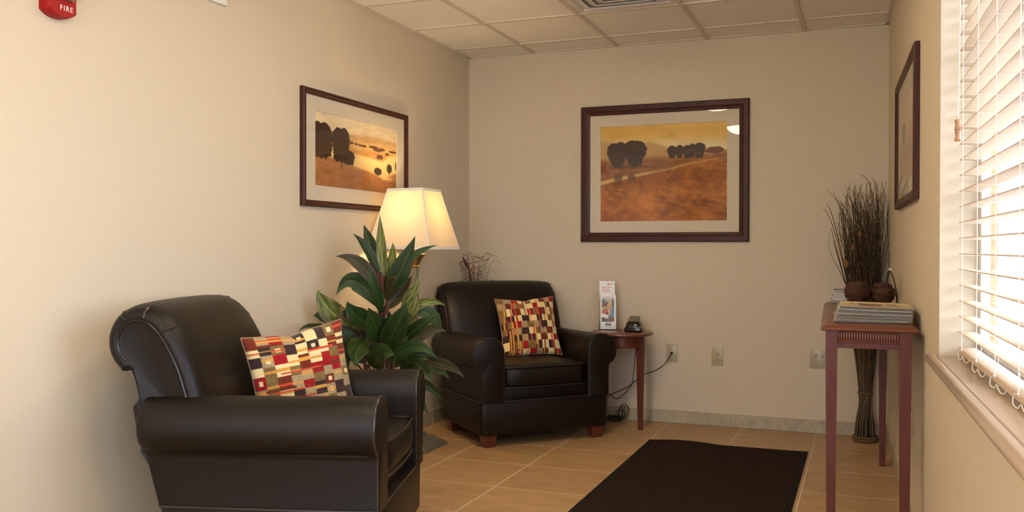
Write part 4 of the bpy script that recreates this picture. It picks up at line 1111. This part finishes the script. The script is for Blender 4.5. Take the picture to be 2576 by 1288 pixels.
# ================================================================== DRIED ARRANGEMENT in the corner
dr = thing('dried_arrangement', 'wispy dried twigs in a vase rising behind the far corner armchair', 'dried plant', (0.125, -0.165, 0))
MB().lathe([(0.001, 0), (0.055, 0), (0.07, 0.05), (0.075, 0.2), (0.06, 0.38), (0.045, 0.46), (0.055, 0.50), (0.048, 0.50), (0.04, 0.46), (0.001, 0.44)], 24, cap=False).build('vase', M['pot'], dr)
tm = MB(); rr = random.Random(21)
for k in range(36):
    a = rr.uniform(-0.9, 1.0); b = rr.uniform(-0.35, 0.5)
    hgt = rr.uniform(0.90, 1.13); x = a * 0.13; y = b * 0.10
    p = [(rr.uniform(-.02, .02), rr.uniform(-.02, .02), 0.45), (x * 0.35, y * 0.5, 0.72), (x * 0.75, y, hgt - 0.06), (x, y, hgt), (x + rr.choice([-1, 1, 1]) * 0.035, y - 0.01, hgt + 0.018), (x + rr.choice([-1, 1, 1]) * 0.07, y - 0.02, hgt - 0.008)]
    p = [(max(q[0], -0.115), min(q[1], 0.15), q[2]) for q in p]
    tm.tube(spline(p, 4), 0.0011, 4)
tm.build('twigs', M['vine'], dr, kind='stuff')
MB().tube([(-0.064, -0.080, 1.112), (-0.057, -0.078, 1.098), (-0.044, -0.073, 1.068), (-0.030, -0.069, 1.04), (-0.018, -0.065, 1.012)], [0.004, 0.006, 0.0125, 0.009, 0.004], 8).build('seed_pod', M['pod'], dr)
MB().tube([(-0.020, -0.066, 1.014), (-0.014, -0.063, 0.985), (-0.012, -0.062, 0.955), (0.0, -0.03, 0.80), (0, 0, 0.46)], [0.005, 0.009, 0.007, 0.002, 0.002], 7).build('pod_stem', M['pod'], dr)
MB().add([(-0.018, -0.066, 1.008), (0.012, -0.070, 1.024), (0.004, -0.072, 1.042), (0.002, -0.068, 1.006), (-0.032, -0.06, 0.998)], [(0, 3, 1, 2), (0, 4, 3)]).build('dry_leaf', M['dryleaf'], dr, smooth=0)

# ================================================================== WILLOW BUNDLE
TWX, TWY = 2.705, -0.135
tb = thing('twig_bundle', 'tall bundle of willow twigs standing in the corner behind the hall table', 'twig bundle', (TWX, TWY, 0))
rr = random.Random(3)
st = MB(); tw = MB()
for k in range(170):
    a = rr.uniform(0, 2 * PI); q = math.sqrt(rr.random())
    rb, rt_, rm = 0.066 * q, 0.036 * q, 0.072 * q
    ca, sa = math.cos(a), math.sin(a); a2 = a + 0.7; c2, s2 = math.cos(a2), math.sin(a2)
    fan = 0.165 * q
    tx = max(-0.20, min(0.122, ca * fan - 0.02 * q)); ty = max(-0.18, min(0.115, sa * fan * 0.7))
    top = 1.25 + 0.33 * rr.random() ** 0.8
    low = [(ca * rb, sa * rb, 0.008), (ca * rb * .85, sa * rb * .85, 0.12), (c2 * rt_, s2 * rt_, 0.295), (c2 * rm * .8, s2 * rm * .8, 0.50), (c2 * rm * 1.05 - 0.005, s2 * rm, 0.66)]
    mid = (c2 * rm * 1.05 - 0.005, s2 * rm, 0.66)
    hi = [low[-1]]
    wx = wy = 0.0
    for i in range(1, 9):
        f_ = i / 8; z = 0.66 + (top - 0.66) * f_
        wx += rr.uniform(-0.016, 0.016); wy += rr.uniform(-0.012, 0.012)
        x = mid[0] + (tx - mid[0]) * f_ ** 1.1 + wx * f_ * 1.5; y = mid[1] + (ty - mid[1]) * f_ + wy * f_
        if i == 8: x += rr.uniform(-0.045, 0.03); 
        hi.append((max(-0.26, min(0.132, x)), max(-0.2, min(0.125, y)), z))
    if k < 75: st.tube(spline(low, 3), 0.0052 if k < 60 else 0.004, 5)
    tw.tube(spline(low[3:] + hi[1:] if k >= 75 else hi, 2), [max(0.0009, 0.0034 - 0.0026 * i / 17) for i in range(2 * (len(low[3:] + hi[1:]) - 1 if k >= 75 else len(hi) - 1) + 1)], 4)
for (x0, x1, z1, cv) in ((-0.06, -0.245, 1.42, 0.04), (-0.06, -0.225, 1.445, 0.02), (-0.05, -0.20, 1.30, -0.02), (-0.05, -0.19, 1.22, -0.01), (0.02, -0.03, 1.62, 0.10), (-0.02, -0.11, 1.50, 0.05), (0.05, 0.03, 1.60, 0.03), (0.0, 0.05, 1.58, 0.02)):
    tw.tube(bez((x0, -0.03, 0.72), (x1 + cv + 0.03, -0.05, z1 - 0.05), (x1, -0.04, z1), 12), [0.003 - 0.0017 * i / 12 for i in range(13)], 4)
st.build('stalks', M['twig_thick'], tb, kind='stuff'); tw.build('twigs', M['twig'], tb, kind='stuff')
def torus(cx, cy, cz, R_, r, n=28, flat=1.0, m=8):
    return MB().tube([(cx + R_ * math.cos(2 * PI * k / n), cy + R_ * math.sin(2 * PI * k / n), cz + 0.0012 * math.sin(k * 2.1)) for k in range(n)], r, m, closed=True)
torus(0, 0, 0.295, 0.039, 0.0075).build('tie', M['rope'], tb)
torus(0, 0, 0.013, 0.068, 0.0085).build('base_ring', M['rope'], tb)
torus(0, 0, 0.028, 0.068, 0.0075).build('base_ring', M['rope'], tb)
for (x, y, z, s, a) in ((-0.115, -0.09, 1.085, 0.03, 0.4), (-0.105, -0.085, 1.08, 0.024, -0.8), (-0.075, -0.10, 1.18, 0.022, 0.9), (-0.035, -0.11, 1.26, 0.018, 0.2), (0.085, -0.08, 1.20, 0.014, 0.1)):
    MB().add([(x, y, z - s), (x - s * .5 * math.cos(a), y - .008, z), (x - s * .25, y - .004, z + s * 1.1), (x + s * .5 * math.cos(a), y + .006, z + s * .2)], [(0, 3, 2, 1)]).build('dry_leaf', M['dryleaf'], tb, smooth=0)

# ================================================================== HALL TABLE along the window wall (local x along the wall, y outdoors)
CU0, CU1, CW0, CW1, CZ = 0.735, 2.385, -0.366, -0.020, 0.88
ht = thing('hall_table', 'narrow cherry wood hall table with reeded apron along the window wall', 'table', RW(0, 0, 0), RZ_RIGHT)
def toploop(i, z): return [(CU0 + i, CW0 + i, z), (CU1 - i, CW0 + i, z), (CU1 - i, CW1 - i, z), (CU0 + i, CW1 - i, z)]
MB().loft([toploop(0.010, CZ - 0.021), toploop(0.003, CZ - 0.019), toploop(0.0, CZ - 0.014), toploop(0.001, CZ - 0.010), toploop(0.009, CZ - 0.008), toploop(0.016, CZ - 0.002), toploop(0.020, CZ)]).build('top', M['cherry_flat'], ht, smooth=0)
lw = 0.0215
for u in (CU1 - 0.018 - lw, CU0 + 0.018 + lw):
    for w_ in (CW0 + 0.018 + lw, CW1 - 0.024 - lw):
        lm = MB(); frus(lm, 0.0145, 0.0, 0.0165, 0.30); lm.build('leg', M['cherry'], ht, (u, w_, 0), None, smooth=0).data
        o = ht.children[-1] if False else None
# continuous tapered legs replace the two-piece ones
for o in [c for c in ht.children if c.name.startswith('leg')]:
    me = bpy.data.meshes.new('leg'); q = MB(); frus(q, 0.0150, 0.0, lw, CZ - 0.10); frus(q, lw, CZ - 0.10, lw, CZ - 0.021)
    me.from_pydata(q.v, [], q.f); me.materials.append(M['cherry']); o.data = me
A0, A1 = CZ - 0.0805, CZ - 0.021
def apron(x0, x1, y0, y1, end):
    ap = MB(); ap.box(x0, x1, y0, y1, A0 - 0.006, A1)
    o = ap.build('apron', M['cherry'], ht, smooth=0)
    return o
ua, ub = CU1 - 0.018 - 2 * lw, CU0 + 0.018 + 2 * lw
wa, wb = CW0 + 0.018 + 2 * lw, CW1 - 0.024 - 2 * lw
for (x0, x1, y0, y1, face, ax_) in ((CU1 - 0.045, CU1 - 0.030, wa, wb, 1, 'u'), (CU0 + 0.030, CU0 + 0.045, wa, wb, -1, 'u'), (ub, ua, CW0 + 0.030, CW0 + 0.045, -1, 'w'), (ub, ua, CW1 - 0.05, CW1 - 0.036, 1, 'w')):
    ap = apron(x0, x1, y0, y1, face)
    if ax_ == 'w' and face == 1: continue
    f0 = (x1 if face > 0 else x0) if ax_ == 'u' else y0
    s0, s1 = (y0, y1) if ax_ == 'u' else (x0, x1)
    nre = 23 if ax_ == 'u' else 138
    re_ = MB(); pitch = (s1 - s0) / nre
    for k in range(nre):
        c = s0 + pitch * (k + 0.5); secs = []
        for z, bul in ((A0 + 0.022, 0.72), (A0 + 0.027, 0.92), (A0 + 0.036, 1.0), (A0 + 0.045, 0.92), (A0 + 0.050, 0.72)):
            pts = []
            for i in range(6):
                a = PI * i / 5
                s_ = c + math.cos(a) * pitch * 0.48; d_ = f0 + face * math.sin(a) * 0.0055 * bul
                pts.append((d_, s_, z) if ax_ == 'u' else (s_, d_, z))
            secs.append(pts)
        re_.loft(secs)
    re_.build('reeding', M['cherry_gloss'], ap, smooth=60)
    bd = MB()
    for z, r_ in ((A0 + 0.0175, 0.003), (A0 + 0.054, 0.003)):
        q0 = (f0, s0, z) if ax_ == 'u' else (s0, f0, z); q1 = (f0, s1, z) if ax_ == 'u' else (s1, f0, z)
        bd.tube([q0, q1], r_, 8)
    bd.build('bead', M['cherry_gloss'], ap, smooth=60)
    lo_ = MB()
    if ax_ == 'u': lo_.box(min(f0, f0 + face * 0.005), max(f0, f0 + face * 0.005), s0, s1, A0 - 0.006, A0 + 0.0135)
    else: lo_.box(s0, s1, min(f0, f0 + face * 0.005), max(f0, f0 + face * 0.005), A0 - 0.006, A0 + 0.0135)
    lo_.build('lower_rail', M['cherry'], ap, smooth=0)

# newspapers stacked at the near end
def front_page(u, v):
    c = np.array([206, 188, 152])[None] + np.zeros((len(u), 3)) + ((fbm(u * 30, v * 30, 90) - .47) * 10)[:, None]
    col = np.floor(u * 6); fx = u * 6 - col
    txt = (v > .42) & (np.abs((v * 60) % 1 - .5) < .25) & (fx > .08) & (fx < .92) & (vnoise(u * 60, np.floor(v * 60), 12) > .28)
    c = put(c, txt * .55, (90, 84, 76))
    c = put(c, ((v > .06) & (v < .085) & (vnoise(u * 45, v * 0 + 2, 3) > .4)) * .8, (70, 62, 56))
    c[(u > .25) & (u < .60) & (v > .40) & (v < .66)] = (84, 84, 92); c[(u > .28) & (u < .56) & (v > .68) & (v < .86)] = (160, 92, 52)
    c[(u > .62) & (u < .82) & (v > .34) & (v < .44)] = (88, 92, 104); c[(u > .64) & (u < .86) & (v > .66) & (v < .76)] = (168, 84, 52); c[(u > .66) & (u < .80) & (v > .48) & (v < .58)] = (120, 116, 112)
    c[(u > .14) & (u < .20) & (v > .38) & (v < .72) & ((v * 22) % 1 > .45)] = (74, 66, 60)
    return c
ORD = ['topmost', 'second', 'third', 'fourth', 'fifth', 'sixth', 'seventh', 'eighth', 'ninth', 'tenth', 'eleventh', 'twelfth', 'thirteenth', 'fourteenth', 'fifteenth', 'sixteenth', 'seventeenth', 'eighteenth', 'nineteenth', 'bottom']
rr = random.Random(14)
NP = 20; npmesh = None
for k in range(NP):
    f_ = k / (NP - 1)
    lu, lw_ = 0.365, 0.272
    z = CZ + 0.0004 + 0.0031 * k
    loc = RW(2.030 + rr.uniform(-0.006, 0.006) - (0.006 if k > 10 else 0), -0.178 + 0.020 * f_ + rr.uniform(-0.008, 0.007) * (k < NP - 2), z)
    lab = ORD[NP - 1 - k] + ' folded grey newspaper from the top of the hall table stack'
    if k == NP - 1: lab = 'top newspaper with printed front page on the hall table stack'
    t = thing('newspaper', lab, 'newspaper', loc, RZ_RIGHT + rr.uniform(-0.03, 0.03), 'newspapers stacked on the hall table')
    roll = 0.026 * f_
    t.rotation_euler = (-roll, 0, t.rotation_euler[2])
    if npmesh is None:
        q = MB(); secs = []
        for i in range(15):
            w_ = -lw_ / 2 + lw_ * i / 14
            sag = -0.0006 * math.sin(PI * i / 14)
            th = 0.0026
            secs.append([(-lu / 2, w_, sag), (lu / 2 - 0.002, w_, sag), (lu / 2, w_, sag + th * .5), (lu / 2 - 0.002, w_, sag + th), (-lu / 2, w_, sag + th)])
        o = q.loft(secs).build('pages', M['newsprint'], t, smooth=0); npmesh = o.data
    else: link_mesh('pages', npmesh, None, t)
    if k == NP - 1:
        panel('front_page', lw_ - 0.002, lu - 0.004, front_page, 130, 130, M['print'], t, (0, 0, 0.0034), (0, 0, PI / 2), lying=True)

# woven vine balls
def vine_ball(label, u, w_, r, seed):
    t = thing('vine_ball', label, 'vine ball', RW(u, w_, CZ), RZ_RIGHT, 'vine balls on the hall table')
    q = random.Random(seed); mb = MB()
    mb.lathe([(0.001, 0.004)] + [(0.86 * r * math.sin(PI * i / 10), r - 0.86 * r * math.cos(PI * i / 10)) for i in range(1, 10)] + [(0.001, r * 1.86)], 14, cap=False)
    for k in range(40):
        tilt = q.uniform(-0.55, 0.55); az = q.uniform(0, 2 * PI); h = q.uniform(-0.85, 0.85) * r
        rad = math.sqrt(max(0.0001, r * r - h * h)) * 0.975
        Rm = Matrix.Rotation(az, 3, 'Z') @ Matrix.Rotation(tilt * (1 - abs(h) / r), 3, 'X')
        pts = []
        for i in range(22):
            a = 2 * PI * i / 22
            p = Rm @ Vector((rad * math.cos(a), rad * math.sin(a), h + 0.004 * math.sin(3 * a + k)))
            p = p.normalized() * min(p.length, r * 0.985); p.z = max(p.z, -r * 0.97)
            pts.append((p.x, p.y, p.z + r))
        mb.tube(pts, q.uniform(0.0020, 0.0042), 5, closed=True)
    mb.build('vines', M['vine'], t, kind='stuff', smooth=60)
vine_ball('left of the two woven vine balls behind the newspapers', 0.955, -0.200, 0.064, 2)
vine_ball('right of the two woven vine balls, nearer the window wall', 0.922, -0.074, 0.060, 8)

# magazines behind the left ball
rr = random.Random(9)
for k in range(7):
    t = thing('magazine', 'tan-covered magazine topping the small pile behind the left vine ball' if k == 6 else ('lowest' if k == 0 else ORD[6 - k]) + (' magazine of' if k == 0 else ' magazine from the top of') + ' the small pile behind the left vine ball', 'magazine', RW(0.865 + rr.uniform(-.006, .006), -0.250 + rr.uniform(-.006, .006), CZ + 0.0003 + 0.0106 * k), RZ_RIGHT + rr.uniform(-.1, .1), 'magazines piled on the hall table')
    MB().box(-0.045, 0.045, -0.07, 0.07, 0.0004, 0.0096).build('pages', M['newsprint'], t, smooth=0)
    mm = M['pod'] if k % 3 == 0 else (M['mat_board'] if k == 6 else M['paper'])
    for z in (0.0, 0.0096): MB().box(-0.046, 0.046, -0.0715, 0.0705, z, z + 0.0006).build('cover', mm, t, smooth=0)
# bent acrylic stand by the wall
bs = thing('leaflet_stand', 'bent clear acrylic leaflet stand between the vine balls and the wall', 'stand', RW(1.16, -0.055, CZ), RZ_RIGHT)
def strip(name, prof, m, th=0.003):
    # constant profile in (y, z), extruded along x
    a = [(y, z) for y, z in prof]; b = [(y + th, z) for y, z in reversed(prof)]
    return MB().loft([[(-0.05, y, z) for y, z in a + b], [(0.05, y, z) for y, z in a + b]]).build(name, m, bs, smooth=30)
strip('front_panel', [(-0.034, 0.0), (-0.022, 0.08), (-0.008, 0.15), (-0.003, 0.19)], M['acrylic'])
strip('curved_back', [(p.x, p.y) for p in bez((0.034, 0.0, 0), (0.036, 0.13, 0), (-0.003, 0.19, 0), 10)], M['acrylic'], 0.004)
MB().box(-0.05, 0.05, -0.005, 0.006, 0.186, 0.194).build('clip', M['white'], bs, smooth=0)

# ================================================================== RUG
RX0, RX1, RY0, RY1 = 1.478, 2.400, -2.55, -0.592
rg = thing('floor_mat', 'dark brown ribbed floor mat lying on the beige tiles', 'mat', ((RX0 + RX1) / 2, RY1, 0))
nr = 66; xs = []
wx_ = RX1 - RX0 - 0.05
for k in range(nr):
    for s, h in ((0.0, 0.0), (0.18, 1.0), (0.62, 1.0), (0.80, 0.0)): xs.append((-wx_ / 2 + wx_ * (k + s) / nr, h))
xs.append((wx_ / 2, 0.0))
ys = [0.0 + 0.02] + [0.05 + 0.03 * i for i in range(14)] + [0.55 + 0.12 * i for i in range(12)] + [RY1 - RY0 - 0.02]
def wave(x, d): return 0.011 * max(0.0, math.sin(2 * PI * (x + 0.46) / 0.80 - 0.15)) * math.exp(-d / 0.22) * (1 if x < 0.25 else 0.3)
vs = [(x, -d, 0.0045 + 0.0028 * h + wave(x, d)) for d in ys for x, h in xs]
n = len(xs)
fs = [(j * n + i, (j + 1) * n + i, (j + 1) * n + i + 1, j * n + i + 1) for j in range(len(ys) - 1) for i in range(n - 1)]
MB().add(vs, fs).build('ribbed_pile', M['rug'], rg, smooth=0)
def border(pts_in, pts_out):
    m_ = len(pts_in); v = []
    for (a, b) in zip(pts_in, pts_out):
        for (x, d), z in ((b, 0.0005), (b, 0.0042), (a, 0.0060), (a, 0.0005)): v.append((x, -d, z + (wave(x, d))))
    f = [(i * 4 + k, i * 4 + (k + 1) % 4, (i + 1) * 4 + (k + 1) % 4, (i + 1) * 4 + k) for i in range(m_ - 1) for k in range(4)]
    MB().add(v, f).build('border', M['rug_edge'], rg, smooth=0)
hx = (RX1 - RX0) / 2; ix = wx_ / 2; Dn = RY1 - RY0
border([(-ix + 2 * ix * i / 40, 0.02) for i in range(41)], [(-hx + 2 * hx * i / 40, 0.0) for i in range(41)])
border([(-ix + 2 * ix * i / 40, Dn - 0.02) for i in range(41)], [(-hx + 2 * hx * i / 40, Dn) for i in range(41)])
dd = [0.02 + (Dn - 0.04) * i / 40 for i in range(41)]; do = [Dn * i / 40 for i in range(41)]
border([(-ix, d) for d in dd], [(-hx, d) for d in do]); border([(ix, d) for d in dd], [(hx, d) for d in do])

# ================================================================== BLIND
bl = thing('window_blind', 'cream wooden slatted blind hanging in the bright window', 'blind', RW(0, 0, 0), RZ_RIGHT)
B0, B1 = 2.848, WIN_U1 - 0.015
F_, R_ = 0.053, 0.104
sm = None; pitch = 0.0494; nsl = 26; zb = 0.9105
for i in range(nsl):
    z = zb + pitch * i
    if sm is None:
        secs = []
        for u in (B0, B1):
            a = []
            for k in range(7):
                q = k / 6; a.append((u, F_ + (R_ - F_) * q, 0.0016 * math.sin(PI * q) - 0.0026 * (q - 0.5)))
            secs.append(a + [(x, y, zz - 0.0028) for x, y, zz in reversed(a)])
        o = MB().loft(secs).build('slat', M['slat'], bl, (0, 0, z), smooth=30); sm = o.data
    else: link_mesh('slat', sm, None, bl, (0, 0, z))
ztop = zb + pitch * nsl
MB().rbox(B0, B1, F_, R_, 0.842, 0.862, 0.004, 2).build('bottom_rail', M['slat'], bl)
MB().rbox(B0, B1, F_ - 0.004, R_ + 0.003, ztop - 0.01, WIN_Z1 - 0.002, 0.003, 1).build('head_rail', M['slat'], bl)
for k, u in enumerate([2.945 + 0.2985 * i for i in range(6)]):
    lc = MB()
    lc.tube([(u, F_ - 0.0015, 0.856), (u, F_ - 0.0015, ztop)], 0.0013, 5); lc.tube([(u, R_ + 0.0015, 0.856), (u, R_ + 0.0015, ztop)], 0.0013, 5)
    for i in range(nsl): lc.tube([(u, F_ - 0.0015, zb + pitch * i - 0.0030), (u, R_ + 0.0015, zb + pitch * i - 0.0055)], 0.0007, 4)
    lc.build('ladder_cord', M['cordw'], bl, smooth=60)
    # slack of the ladder and lift cord hanging below the rail
    lp_ = spline([(u - 0.004, F_ - 0.003, 0.862), (u - 0.03, F_ - 0.006, 0.852), (u - 0.02, F_ - 0.008, 0.836), (u + 0.02, F_ - 0.006, 0.834), (u + 0.03, F_ - 0.004, 0.842), (u + 0.06, F_ - 0.006, 0.846), (u + 0.10, F_ - 0.006, 0.836), (u + 0.14, F_ - 0.004, 0.838), (u + 0.155, F_ - 0.001, 0.848)], 5)
    MB().tube(lp_, 0.0016, 5).build('cord_loop', M['cordw'], bl, smooth=60)
PU, PW = 3.008, 0.030
for du in (0.0, 0.006):
    MB().tube([(PU + du, PW, 1.556), (PU + du, PW + 0.004, 1.9), (PU + du, F_ - 0.006, WIN_Z1 - 0.02)], 0.0010, 5).build('pull_cord', M['cordw'], bl, smooth=60)
def tassel(u, w_, z):
    MB().lathe([(0.001, 0.033), (0.0060, 0.033), (0.0095, 0.030), (0.0085, 0.022), (0.0070, 0.016), (0.0095, 0.006), (0.0110, 0.002), (0.0095, 0.0), (0.001, 0.0)], 16, cap=False).build('tassel', M['tassel'], bl, (u, w_, z))
tassel(PU + 0.000, PW, 1.530); tassel(PU + 0.004, PW, 1.497)
